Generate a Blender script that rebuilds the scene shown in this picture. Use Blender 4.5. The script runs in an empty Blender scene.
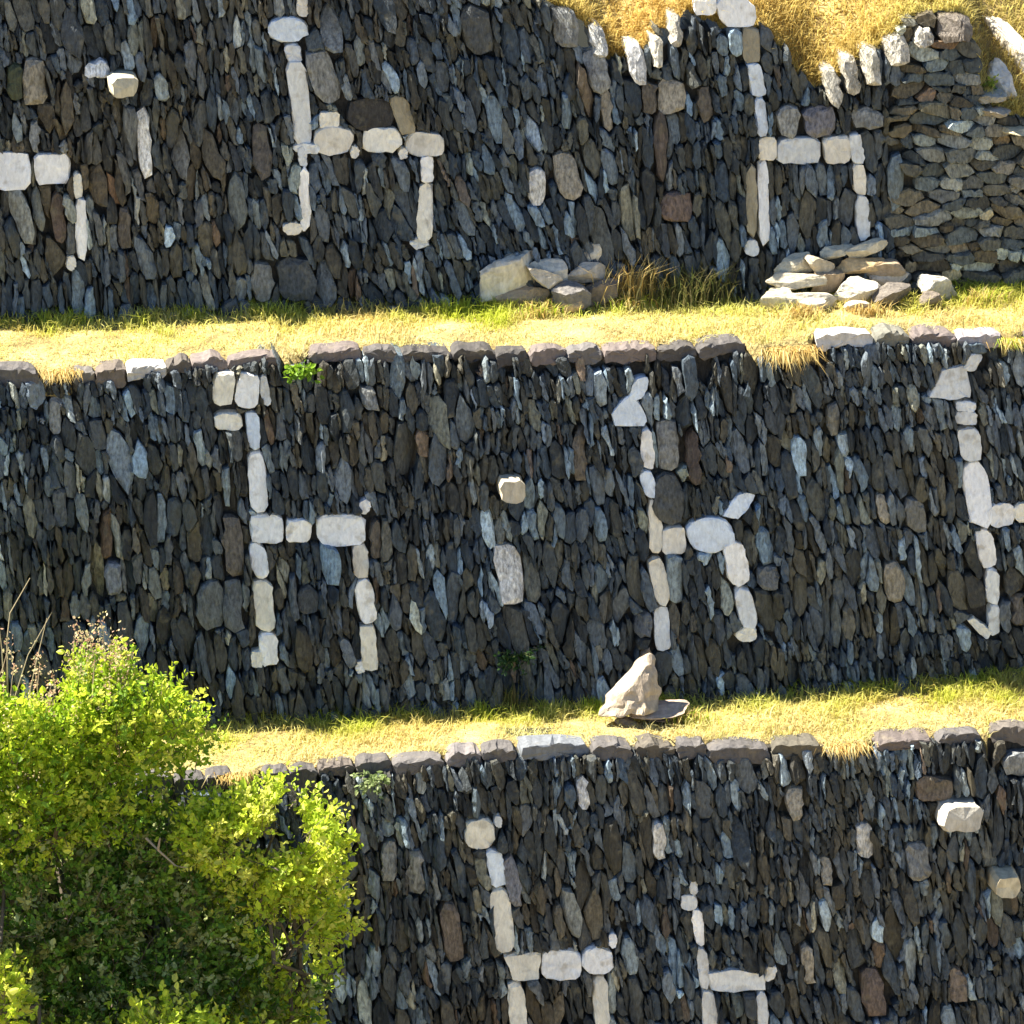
import bpy, bmesh, math, random
import numpy as np
from mathutils import Vector, Matrix

random.seed(7)
RNG = np.random.default_rng(11)
C = bpy.context.scene.collection
R = math.radians

# ------------------------------------------------------------------ camera
PITCH, YAW, DIST, PXM = R(20), R(8), 34.0, 140.0
FPX = PXM * DIST
TARGET = Vector((0.0, 0.22, 1.35))
FWD = Vector((math.sin(YAW) * math.cos(PITCH), math.cos(YAW) * math.cos(PITCH), -math.sin(PITCH)))
RIGHT = Vector((math.cos(YAW), -math.sin(YAW), 0))
UP = RIGHT.cross(FWD)
CAM = TARGET - FWD * DIST


def ray(px, py):
    return (FWD * FPX + RIGHT * (px - 512) - UP * (py - 512)).normalized()


def hit(px, py, p0, n):
    d = ray(px, py)
    return CAM + d * ((p0 - CAM).dot(n) / d.dot(n))


def on_y(px, py, y):
    return hit(px, py, Vector((0, y, 0)), Vector((0, 1, 0)))


def on_z(px, py, z):
    return hit(px, py, Vector((0, 0, z)), Vector((0, 0, 1)))


cam_d = bpy.data.cameras.new("camera")
cam_d.sensor_width = 36
cam_d.lens = 36 * FPX / 1024
cam_d.clip_start, cam_d.clip_end = 0.5, 2000
cam_o = bpy.data.objects.new("camera", cam_d)
C.objects.link(cam_o)
cam_o.matrix_world = Matrix((
    (RIGHT.x, UP.x, -FWD.x, CAM.x), (RIGHT.y, UP.y, -FWD.y, CAM.y),
    (RIGHT.z, UP.z, -FWD.z, CAM.z), (0, 0, 0, 1)))
bpy.context.scene.camera = cam_o

# ------------------------------------------------------------------ light
SUN = Vector((-0.55, 0.190, 0.80)).normalized()
sc = bpy.context.scene
w = bpy.data.worlds.new("World")
sc.world = w
w.use_nodes = True
nt = w.node_tree
bg = nt.nodes["Background"]
sky = nt.nodes.new("ShaderNodeTexSky")
sky.sky_type = 'NISHITA'
sky.sun_disc = False
sky.sun_elevation = math.asin(SUN.z)
sky.sun_rotation = math.atan2(SUN.x, SUN.y)
sky.altitude = 3000
nt.links.new(sky.outputs[0], bg.inputs[0])
bg.inputs[1].default_value = 0.064
sl = bpy.data.lights.new("sun", 'SUN')
sl.energy = 5.0
sl.angle = R(0.5)
sl.color = (1.0, 0.93, 0.80)
so = bpy.data.objects.new("sun", sl)
C.objects.link(so)
so.rotation_euler = SUN.to_track_quat('Z', 'Y').to_euler()
sc.view_settings.view_transform = 'Standard'
sc.view_settings.look = 'None'
sc.view_settings.exposure = 2.0
sc.view_settings.gamma = 1


# ------------------------------------------------------------------ noise
def make_noise(seed):
    g = np.random.default_rng(seed).random((64, 64))

    def f(x, y):
        x = np.asarray(x, float); y = np.asarray(y, float)
        xi = np.floor(x).astype(int); yi = np.floor(y).astype(int)
        fx = x - xi; fy = y - yi
        fx = fx * fx * (3 - 2 * fx); fy = fy * fy * (3 - 2 * fy)
        a = g[xi % 64, yi % 64]; b = g[(xi + 1) % 64, yi % 64]
        c = g[xi % 64, (yi + 1) % 64]; d = g[(xi + 1) % 64, (yi + 1) % 64]
        return (a * (1 - fx) + b * fx) * (1 - fy) + (c * (1 - fx) + d * fx) * fy
    return f


N1, N2, N3, N4 = (make_noise(s) for s in (1, 2, 3, 4))


# ------------------------------------------------------------------ materials
def new_mat(name):
    m = bpy.data.materials.new(name)
    m.use_nodes = True
    return m, m.node_tree, m.node_tree.nodes["Principled BSDF"]


def add(ntree, kind, **kw):
    n = ntree.nodes.new(kind)
    for k, v in kw.items():
        setattr(n, k, v)
    return n


def stone_material(name, lo=0.55, hi=1.35, scale=26, bump=0.6, rough=0.72, spot=None):
    m, t, b = new_mat(name)
    L = t.links.new
    at = add(t, "ShaderNodeAttribute", attribute_name="tint")
    co = add(t, "ShaderNodeTexCoord")
    mp = add(t, "ShaderNodeMapping")
    mp.inputs[3].default_value = (1.7, 1.7, 0.7)
    L(co.outputs["Object"], mp.inputs[0])
    n1 = add(t, "ShaderNodeTexNoise")
    n1.inputs["Scale"].default_value = scale
    n1.inputs["Detail"].default_value = 6
    n1.inputs["Roughness"].default_value = 0.65
    L(mp.outputs[0], n1.inputs["Vector"])
    mr = add(t, "ShaderNodeMapRange")
    mr.inputs[1].default_value, mr.inputs[2].default_value = 0.3, 0.7
    mr.inputs[3].default_value, mr.inputs[4].default_value = lo, hi
    L(n1.outputs[0], mr.inputs[0])
    mx = add(t, "ShaderNodeMix", data_type='RGBA', blend_type='MULTIPLY')
    mx.inputs[0].default_value = 1
    L(at.outputs["Color"], mx.inputs[6])
    L(mr.outputs[0], mx.inputs[7])
    col = mx.outputs[2]
    if spot:
        n2 = add(t, "ShaderNodeTexNoise")
        n2.inputs["Scale"].default_value = 11
        n2.inputs["Detail"].default_value = 5
        L(co.outputs["Object"], n2.inputs["Vector"])
        r2 = add(t, "ShaderNodeMapRange")
        r2.inputs[1].default_value, r2.inputs[2].default_value = 0.58, 0.70
        r2.inputs[3].default_value, r2.inputs[4].default_value = 0, spot[3]
        L(n2.outputs[0], r2.inputs[0])
        m2 = add(t, "ShaderNodeMix", data_type='RGBA')
        L(r2.outputs[0], m2.inputs[0])
        L(col, m2.inputs[6])
        m2.inputs[7].default_value = (*spot[:3], 1)
        col = m2.outputs[2]
    if name == "slate_stone":
        n3 = add(t, "ShaderNodeTexNoise")
        n3.inputs["Scale"].default_value = 1.6
        n3.inputs["Detail"].default_value = 7
        n3.inputs["Roughness"].default_value = 0.7
        L(co.outputs["Object"], n3.inputs["Vector"])
        for lo_, hi_, amt, cc in ((0.54, 0.66, 0.45, (0.10, 0.088, 0.045)), (0.40, 0.32, 0.5, (0.030, 0.042, 0.050))):
            r3 = add(t, "ShaderNodeMapRange")
            r3.inputs[1].default_value, r3.inputs[2].default_value = lo_, hi_
            r3.inputs[3].default_value, r3.inputs[4].default_value = 0, amt
            L(n3.outputs[0], r3.inputs[0])
            m3 = add(t, "ShaderNodeMix", data_type='RGBA')
            L(r3.outputs[0], m3.inputs[0])
            L(col, m3.inputs[6])
            m3.inputs[7].default_value = (*cc, 1)
            col = m3.outputs[2]
    L(col, b.inputs["Base Color"])
    b.inputs["Roughness"].default_value = rough
    b.inputs["Specular IOR Level"].default_value = 0.35
    bm_ = add(t, "ShaderNodeBump")
    bm_.inputs["Strength"].default_value = bump
    bm_.inputs["Distance"].default_value = 0.02
    L(n1.outputs[0], bm_.inputs["Height"])
    L(bm_.outputs[0], b.inputs["Normal"])
    return m


MSTONE = stone_material("slate_stone", 0.32, 1.65, 30, 1.0, 0.58, (0.22, 0.20, 0.13, 0.35))
MWHITE = stone_material("white_quartzite", 0.78, 1.10, 26, 0.7, 0.7, (0.36, 0.32, 0.24, 0.55))
MROCK = stone_material("loose_rock", 0.7, 1.2, 16, 0.6, 0.8, (0.20, 0.17, 0.12, 0.4))


def leaf_material(name, transl=0.35, rough=0.6, spec=0.3):
    m, t, b = new_mat(name)
    L = t.links.new
    at = add(t, "ShaderNodeAttribute", attribute_name="tint")
    L(at.outputs["Color"], b.inputs["Base Color"])
    b.inputs["Roughness"].default_value = rough
    b.inputs["Specular IOR Level"].default_value = spec
    tr = add(t, "ShaderNodeBsdfTranslucent")
    L(at.outputs["Color"], tr.inputs[0])
    mix = add(t, "ShaderNodeMixShader")
    mix.inputs[0].default_value = transl
    L(b.outputs[0], mix.inputs[1])
    L(tr.outputs[0], mix.inputs[2])
    L(mix.outputs[0], t.nodes["Material Output"].inputs[0])
    return m


MGRASS = leaf_material("grass_blades", 0.45, 0.7, 0.15)
MLEAF = leaf_material("shrub_leaves", 0.5, 0.5, 0.35)


def ground_material(name, c1, c2, c3):
    m, t, b = new_mat(name)
    L = t.links.new
    co = add(t, "ShaderNodeTexCoord")
    n1 = add(t, "ShaderNodeTexNoise")
    n1.inputs["Scale"].default_value = 3.2
    n1.inputs["Detail"].default_value = 8
    n1.inputs["Roughness"].default_value = 0.7
    L(co.outputs["Object"], n1.inputs["Vector"])
    cr = add(t, "ShaderNodeValToRGB")
    cr.color_ramp.elements[0].position = 0.33
    cr.color_ramp.elements[0].color = (*c1, 1)
    cr.color_ramp.elements[1].position = 0.68
    cr.color_ramp.elements[1].color = (*c3, 1)
    e = cr.color_ramp.elements.new(0.5)
    e.color = (*c2, 1)
    L(n1.outputs[0], cr.inputs[0])
    L(cr.outputs[0], b.inputs["Base Color"])
    b.inputs["Roughness"].default_value = 0.95
    b.inputs["Specular IOR Level"].default_value = 0.1
    n2 = add(t, "ShaderNodeTexNoise")
    n2.inputs["Scale"].default_value = 40
    n2.inputs["Detail"].default_value = 4
    L(co.outputs["Object"], n2.inputs["Vector"])
    bp = add(t, "ShaderNodeBump")
    bp.inputs["Strength"].default_value = 0.8
    bp.inputs["Distance"].default_value = 0.03
    L(n2.outputs[0], bp.inputs["Height"])
    L(bp.outputs[0], b.inputs["Normal"])
    return m


MGROUND = ground_material("dry_turf", (0.16, 0.12, 0.05), (0.33, 0.26, 0.11), (0.44, 0.37, 0.20))
MHILL = ground_material("hill_turf", (0.18, 0.12, 0.05), (0.34, 0.25, 0.10), (0.44, 0.34, 0.15))


def bark_material():
    m, t, b = new_mat("twig_bark")
    at = add(t, "ShaderNodeAttribute", attribute_name="tint")
    n1 = add(t, "ShaderNodeTexNoise")
    n1.inputs["Scale"].default_value = 30
    mx = add(t, "ShaderNodeMix", data_type='RGBA', blend_type='MULTIPLY')
    mx.inputs[0].default_value = 0.5
    t.links.new(at.outputs["Color"], mx.inputs[6])
    t.links.new(n1.outputs[0], mx.inputs[7])
    t.links.new(mx.outputs[2], b.inputs["Base Color"])
    b.inputs["Roughness"].default_value = 0.85
    return m


MBARK = bark_material()


# ------------------------------------------------------------------ object helpers
class MB:
    """collects verts / faces / colours for one mesh object"""

    def __init__(s):
        s.v, s.f, s.c, s.n = [], [], [], 0

    def put(s, verts, faces, col):
        verts = np.asarray(verts, float)
        s.v.append(verts)
        s.f.extend([tuple(i + s.n for i in f) for f in faces])
        col = np.asarray(col, float)
        s.c.append(np.tile(col, (len(verts), 1)) if col.ndim == 1 else col)
        s.n += len(verts)

    def mesh(s, name, mat):
        me = bpy.data.meshes.new(name)
        v = np.concatenate(s.v)
        me.from_pydata(v.tolist(), [], s.f)
        c = np.concatenate(s.c)
        at = me.attributes.new("tint", 'FLOAT_COLOR', 'POINT')
        at.data.foreach_set("color", np.concatenate([c, np.ones((len(c), 1))], 1).astype(np.float32).ravel())
        me.materials.append(mat)
        me.update()
        return me


def link(name, me, parent=None, loc=None):
    o = bpy.data.objects.new(name, me)
    C.objects.link(o)
    if parent is not None:
        o.parent = parent
    if loc is not None:
        o.location = loc
    return o


def tag(o, label=None, cat=None, group=None, kind=None):
    for k, v in (("label", label), ("category", cat), ("group", group), ("kind", kind)):
        if v:
            o[k] = v
    return o


def thing(name, label, cat, loc, group=None, kind=None):
    o = bpy.data.objects.new(name, None)
    o.empty_display_size = 0.1
    C.objects.link(o)
    o.location = loc
    return tag(o, label, cat, group, kind)


def build(mb, name, mat, parent=None, smooth=False):
    """mesh in world coordinates, re-based on its parent's location"""
    me = mb.mesh(name, mat)
    off = Vector((0, 0, 0))
    p = parent
    while p is not None:
        off += p.location
        p = p.parent
    if off.length > 0:
        me.transform(Matrix.Translation(-off))
    if smooth:
        me.polygons.foreach_set("use_smooth", [True] * len(me.polygons))
    return link(name, me, parent)


def build_own(mb, name, mat, base, smooth=False):
    """a top-level mesh whose origin is its base"""
    me = mb.mesh(name, mat)
    me.transform(Matrix.Translation(-Vector(base)))
    if smooth:
        me.polygons.foreach_set("use_smooth", [True] * len(me.polygons))
    return link(name, me, None, base)


# ------------------------------------------------------------------ the three wall planes
BAT = R(10)
S = Vector((0, math.sin(BAT), math.cos(BAT)))
NRM = Vector((0, -math.cos(BAT), math.sin(BAT)))

ORG = {}
ORG['mid'] = Vector((0, 0, 0))
pl = on_z(620, 745, 0.0)
ORG['low'] = Vector((0, pl.y, 0))
h_mid = hit(620, 347, ORG['mid'], NRM)
HT = h_mid.z                              # level of the upper terrace
pt = on_z(620, 300, HT)
ORG['top'] = Vector((0, pt.y, HT))


def uv(k, px, py):
    p = hit(px, py, ORG[k], NRM) - ORG[k]
    return p.x, p.dot(S)


def P(k, u, v, out=0.0):
    o = ORG[k]
    return (o.x + u, o.y + v * S.y - out, o.z + v * S.z)


def polyline(k, pts):
    a = sorted(uv(k, *p) for p in pts)
    us = np.array([q[0] for q in a]); vs = np.array([q[1] for q in a])
    return lambda u: np.interp(u, us, vs)


MID_TOP = polyline('mid', [(-200, 374), (0, 368), (60, 371), (150, 365), (220, 359), (370, 349), (500, 353), (690, 346),
                           (740, 342), (820, 335), (1000, 335), (1200, 326)])
MID_BASE = polyline('mid', [(-200, 738), (220, 722), (400, 714), (620, 704), (800, 692), (1024, 675), (1200, 664)])
LOW_TOP = polyline('low', [(-200, 800), (0, 789), (165, 778), (250, 773), (440, 759), (510, 747), (700, 745), (870, 742), (1024, 731), (1200, 722)])
TOP_BASE = polyline('top', [(-200, 328), (0, 321), (400, 306), (620, 299), (800, 296), (1024, 288), (1200, 280)])
TOP_TOP = polyline('top', [(-200, -70), (480, -45), (545, -5), (585, 22), (612, 52), (632, 62), (655, 32), (690, 12), (745, 22),
                           (765, 30), (800, 68), (828, 86), (846, 66), (880, 40), (905, 24), (930, 12),
                           (965, 10), (973, 22), (977, 66), (984, 100), (1000, 114), (1100, 122), (1200, 122)])
_TT = TOP_TOP


def TOP_TOP(u):
    u = np.asarray(u, float)
    amp = np.clip((u - uv('top', 560, 20)[0]) / 0.3, 0, 1)
    r = _TT(u) + amp * (0.11 * (N3(u * 11.0, 3.3 + u * 0) - 0.5) + 0.06 * (N4(u * 23.0, 6.1 + u * 0) - 0.5))
    return float(r) if r.ndim == 0 else r


LOW_BASE_V = uv('low', 512, 1085)[1]


# ------------------------------------------------------------------ masonry
def warp_fwd(k, p, q):
    """layout space -> wall space: leaning, undulating courses"""
    if k == 'mid':
        lean = -0.05 - 0.11 * np.clip((p + 3.6) / 7.2, 0, 1)
    elif k == 'low':
        lean = -0.14 + 0.05 * np.clip((p + 1) / 4, 0, 1)
    else:
        lean = -0.09 - 0.15 * np.exp(-((p + 0.2) / 1.3) ** 2) + 0.10 * np.clip((p - 1.4) / 1.0, 0, 1)
    u = p + lean * (q - 1.2) + 0.09 * (N1(p * 1.3 + 7, q * 1.1 + 3) - 0.5) + 0.03 * (N3(p * 4, q * 3 + 9) - 0.5)
    v = q + 0.16 * (N2(p * 0.9 + 20, q * 0.7) - 0.5) + 0.07 * (N4(p * 3.1, q * 2.2) - 0.5)
    return u, v


def warp_inv(k, u, v):
    p, q = np.array(u, float), np.array(v, float)
    for _ in range(14):
        a, b = warp_fwd(k, p, q)
        p = p + (u - a); q = q + (v - b)
    return p, q


def clip(poly, a, b, c):
    """keep a*x+b*y<=c"""
    out = []
    n = len(poly)
    for i in range(n):
        x0, y0 = poly[i]; x1, y1 = poly[(i + 1) % n]
        d0 = a * x0 + b * y0 - c; d1 = a * x1 + b * y1 - c
        if d0 <= 0:
            out.append((x0, y0))
        if (d0 < 0 < d1) or (d1 < 0 < d0):
            t = d0 / (d0 - d1)
            out.append((x0 + t * (x1 - x0), y0 + t * (y1 - y0)))
    return out


def area(poly):
    s = 0
    for i in range(len(poly)):
        x0, y0 = poly[i - 1]; x1, y1 = poly[i]
        s += x0 * y1 - x1 * y0
    return s / 2


def chaikin(poly, f=0.25):
    out = []
    n = len(poly)
    for i in range(n):
        x0, y0 = poly[i]; x1, y1 = poly[(i + 1) % n]
        out.append((x0 + f * (x1 - x0), y0 + f * (y1 - y0)))
        out.append((x1 - f * (x1 - x0), y1 - f * (y1 - y0)))
    return out


def resample(poly, n):
    a = np.array(poly + poly[:1])
    d = np.concatenate([[0], np.cumsum(np.hypot(*np.diff(a, axis=0).T))])
    s = np.linspace(0, d[-1], n, endpoint=False)
    return np.stack([np.interp(s, d, a[:, 0]), np.interp(s, d, a[:, 1])], 1)


def stone_solid(mb, k, outline, rng, col, front=0.02, depth=0.12, out=0.0, tilt=0.22, face=0.74, dep_jit=1.0, gap=0.005, rough=0.004, ridge=0.0, tvm=0.0):
    """one stone: outline (n,2) in wall space -> a solid with a bevelled, tilted, slightly broken face"""
    n = len(outline)
    c = outline.mean(0)
    r = np.hypot(*(outline - c).T).mean()
    s0 = max(0.6, 1 - gap / max(r, 0.01))
    tu, tv = rng.normal(0, tilt, 2)
    tv += tvm
    rings = [(s0 * 0.96, -depth), (s0, -0.25 * front - 0.02), (s0 * 0.97, front * 0.6), (s0 * min(0.95, face + rng.uniform(-.06, .06)), front)]
    off = rng.normal(0, 0.05, 2) * r
    sq = 1.0
    if ridge and rng.random() < ridge:          # a split slab: a narrow crest, off centre, with two sloping cheeks
        sq = rng.uniform(0.25, 0.6)
        ext = np.ptp(outline[:, 0]) / 2
        off = np.array((rng.uniform(-0.45, 0.45) * ext * (1 - sq), 0.0))
        front = front * rng.uniform(1.0, 1.7)
        rings[3] = (rings[3][0], front)
    V = []
    for i, (s, ww) in enumerate(rings):
        q = c + (outline - c) * s
        if i == 3:
            q = c + (q - c) * np.array((sq, 1.0)) + off
        jit = rng.normal(0, rough * (0.45 if i == 3 else 1), n) if i >= 1 else np.zeros(n)
        q = q + rng.normal(0, rough * 0.8, q.shape) * (i >= 1)
        d = q - c
        wv = ww + out + (jit + (tu * d[:, 0] + tv * 0.45 * d[:, 1]) * (i >= 1))
        for (x, y), z in zip(q, wv):
            V.append(P(k, x, y, z))
    V.append(P(k, c[0] + off[0], c[1] + off[1], front * rng.uniform(0.9, 1.15) + out))
    F = []
    for i in range(3):
        for j in range(n):
            j2 = (j + 1) % n
            F.append((i * n + j, i * n + j2, (i + 1) * n + j2, (i + 1) * n + j))
    ctr = 4 * n
    for j in range(n):
        F.append((3 * n + j, 3 * n + (j + 1) % n, ctr))
    F.append(tuple(reversed(range(n))))
    cc = np.tile(np.asarray(col, float), (len(V), 1)) * rng.uniform(0.88, 1.12, (len(V), 1))
    mb.put(V, F, cc)


def stone_colour(rng, u, v):
    warm = float(N1(u * 0.8 + 31, v * 0.9 + 5)) * 0.6 + float(N2(u * 2.3 + 4, v * 2.1)) * 0.4
    x = rng.random()
    if x < 0.22:
        c = np.array((0.046, 0.055, 0.062))
    elif x < 0.41:
        c = np.array((0.060, 0.061, 0.058))
    elif x < 0.63:
        c = np.array((0.084, 0.070, 0.050))
    elif x < 0.82:
        c = np.array((0.122, 0.126, 0.128))
    elif x < 0.935:
        c = np.array((0.225, 0.25, 0.255))
    elif x < 0.97:
        c = np.array((0.25, 0.22, 0.155))
    elif x < 0.984:
        c = np.array((0.36, 0.36, 0.33))
    else:
        c = np.array((0.15, 0.095, 0.06))
    c = c * rng.lognormal(0, 0.36) * np.array((0.80, 0.92, 1.03))
    k = (warm - 0.5) * 0.55
    return c * np.array((1 + k, 1 + 0.15 * k, 1 - 0.8 * k))


def px_poly(k, pts):
    return [uv(k, *p) for p in pts]


def shape(x0, y0, x1, y1, kind='r', lean=0.0, n=12, rot=0.0, seed=None):
    """pixel outline of one stone in the photo: 'e' oval, 'r' rounded block; lean shifts the top sideways (px)"""
    rg = np.random.default_rng(int(abs(x0 * 7 + y0 * 13 + x1)) if seed is None else seed)
    cx, cy, a, b = (x0 + x1) / 2, (y0 + y1) / 2, (x1 - x0) / 2, (y1 - y0) / 2
    ex = {'e': 0.85, 'r': 0.36, 'l': 0.55}[kind]
    pts = []
    if kind != 'e':
        n = 10
    for i in range(n):
        t = 2 * math.pi * (i + 0.5 + (rg.uniform(-0.33, 0.33) if kind != 'e' else 0)) / n
        c, s = math.cos(t), math.sin(t)
        x = a * math.copysign(abs(c) ** ex, c) * rg.uniform(0.90, 1.02)
        y = b * math.copysign(abs(s) ** ex, s) * rg.uniform(1.01, 1.10)
        if rot:
            x, y = x * math.cos(rot) - y * math.sin(rot), x * math.sin(rot) + y * math.cos(rot)
        pts.append((cx + x + lean * (y / max(b, 1)) * 0.5, cy + y))
    return pts


def convex(poly):
    """hull, ccw"""
    pts = sorted(set((round(a, 5), round(b, 5)) for a, b in poly))
    def half(ps):
        h = []
        for p in ps:
            while len(h) >= 2 and (h[-1][0] - h[-2][0]) * (p[1] - h[-2][1]) - (h[-1][1] - h[-2][1]) * (p[0] - h[-2][0]) <= 0:
                h.pop()
            h.append(p)
        return h
    lo = half(pts); hi = half(pts[::-1])
    return lo[:-1] + hi[:-1]


def masonry(mb, k, regions, blockers, rng, depth_top=0.3):
    """regions: dicts(p0,p1,q0,q1,row,wid,inside(u,v)->bool,top(u)->v, lean aspect). blockers: convex polys in wall space"""
    blk = []
    for b in blockers:
        p, q = warp_inv(k, np.array([x[0] for x in b]), np.array([x[1] for x in b]))
        blk.append(convex(list(zip(p, q))))
    bc = np.array([np.mean(b, 0) for b in blk]) if blk else np.zeros((0, 2))
    br = np.array([np.max(np.hypot(*(np.array(b) - np.mean(b, 0)).T)) for b in blk]) if blk else np.zeros(0)

    def blk_dist(b, x, y):
        best, e = -1e9, None
        for i in range(len(b)):
            x0, y0 = b[i]; x1, y1 = b[(i + 1) % len(b)]
            nx, ny = y1 - y0, x0 - x1
            l = math.hypot(nx, ny)
            if l < 1e-6:
                continue
            nx /= l; ny /= l
            d = nx * (x - x0) + ny * (y - y0)
            if d > best:
                best, e = d, (nx, ny, nx * x0 + ny * y0)
        return best, e

    count = 0
    for rg in regions:
        asp = rg['row'] / rg['wid']
        sites, wts = [], []
        q = rg['q0']
        while q < rg['q1']:
            rh = rg['row'] * rng.uniform(0.55, 1.45)
            p = rg['p0'] + rng.uniform(0, 0.2)
            while p < rg['p1']:
                wd = rg['wid'] * min(2.6 if rg['split'] else 1.5, rng.lognormal(-0.12, 0.5)) * (0.7 + 0.7 * float(N4(p * 1.4 + 3, q * 1.6 + 8)))
                x, y = p + wd / 2, q + rh / 2 + rng.normal(0, 0.2) * rh
                p += wd
                ok = True
                if len(bc):
                    near = np.nonzero(np.hypot(bc[:, 0] - x, bc[:, 1] - y) < br + 0.05)[0]
                    for j in near:
                        if blk_dist(blk[j], x, y)[0] < 0.004:
                            ok = False
                            break
                if ok:
                    sites.append((x, y / asp)); wts.append((wd * 0.42) ** 2)
            q += rh
        X = np.array(sites); W = np.array(wts)
        Uw, Vw = warp_fwd(k, X[:, 0], X[:, 1] * asp)
        for i in range(len(X)):
            u, v = Uw[i], Vw[i]
            tv = float(rg['top'](u))
            if v > tv - 0.012 or not rg['inside'](u, v):
                continue
            x, y = X[i]
            d2 = (X[:, 0] - x) ** 2 + (X[:, 1] - y) ** 2
            idx = np.argpartition(d2, 26)[:26]
            big = rg['wid'] * 4
            poly = [(x - big, y - big), (x + big, y - big), (x + big, y + big), (x - big, y + big)]
            si = x * x + y * y - W[i]
            for j in idx:
                if j == i:
                    continue
                xj, yj = X[j]
                poly = clip(poly, 2 * (xj - x), 2 * (yj - y), xj * xj + yj * yj - W[j] - si)
                if len(poly) < 3:
                    break
            if len(poly) < 3:
                continue
            poly = [(a, b * asp) for a, b in poly]
            xr, yr = x, y * asp
            if len(bc):
                near = np.nonzero(np.hypot(bc[:, 0] - xr, bc[:, 1] - yr) < br + 0.35)[0]
                for j in near:
                    d, e = blk_dist(blk[j], xr, yr)
                    if e:
                        poly = clip(poly, -e[0], -e[1], -e[2] - 0.002)
                        if len(poly) < 3:
                            break
            if len(poly) < 3 or abs(area(poly)) < 0.0008:
                continue
            # to wall space, cut by the top line
            pa = np.array(poly)
            ua, va = warp_fwd(k, pa[:, 0], pa[:, 1])
            pw = list(zip(ua, va))
            du = 0.03
            sl_ = (float(rg['top'](u + du)) - float(rg['top'](u - du))) / (2 * du)
            sl_ = max(-2.5, min(2.5, sl_))
            ln = math.hypot(sl_, 1)
            pw = clip(pw, -sl_ / ln, 1 / ln, (tv - sl_ * u) / ln + (rng.uniform(-.05, .04) if k == 'top' else rng.uniform(-.015, .012)))
            if len(pw) < 3 or abs(area(pw)) < 0.0006:
                continue
            if area(pw) < 0:
                pw = pw[::-1]
            topd = tv - v
            pieces = [pw]
            wpx = max(a for a, b in pw) - min(a for a, b in pw)
            if rg['split'] and wpx > 0.055 and rng.random() < rg['split']:
                cx, cy = np.mean(pw, 0)
                ln_ = rng.normal(-0.12, 0.12)
                nx, ny = 1 / math.hypot(1, ln_), -ln_ / math.hypot(1, ln_)
                cc = nx * (cx + rng.uniform(-.18, .18) * wpx) + ny * cy
                pieces = [clip(pw, nx, ny, cc - 0.001), clip(pw, -nx, -ny, -cc - 0.001)]
            tone = np.array(rg.get('tone', (1, 1, 1)))
            col0 = stone_colour(rng, u, v) * tone
            for pw in pieces:
                if len(pw) < 3 or area(pw) < 0.0004:
                    continue
                z = rng.random()
                if z > 0.25:
                    pw = chaikin(pw, rng.uniform(0.12, 0.27))
                if z > 0.7:
                    pw = chaikin(pw, 0.25)
                o = resample(pw, 12)
                an = rng.normal(0, 0.07)
                cm = o.mean(0)
                o = cm + (o - cm) @ np.array(((math.cos(an), math.sin(an)), (-math.sin(an), math.cos(an)))) * rng.uniform(0.95, 1.05)
                o += rng.normal(0, 0.0045, o.shape)
                col = stone_colour(rng, u, v) * tone if rng.random() < 0.5 else col0
                pr = min(0.012 if topd < 0.5 else (0.028 if topd < 1.1 else 0.05), rng.normal(-0.004, 0.021))
                stone_solid(mb, k, o, rng, col, front=rng.uniform(0.012, 0.036), depth=depth_top if topd < 0.3 else 0.15, out=pr,
                            tilt=0.27, gap=0.0, ridge=rg['ridge'], rough=0.005, face=0.83)
                count += 1
    return count


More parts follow.
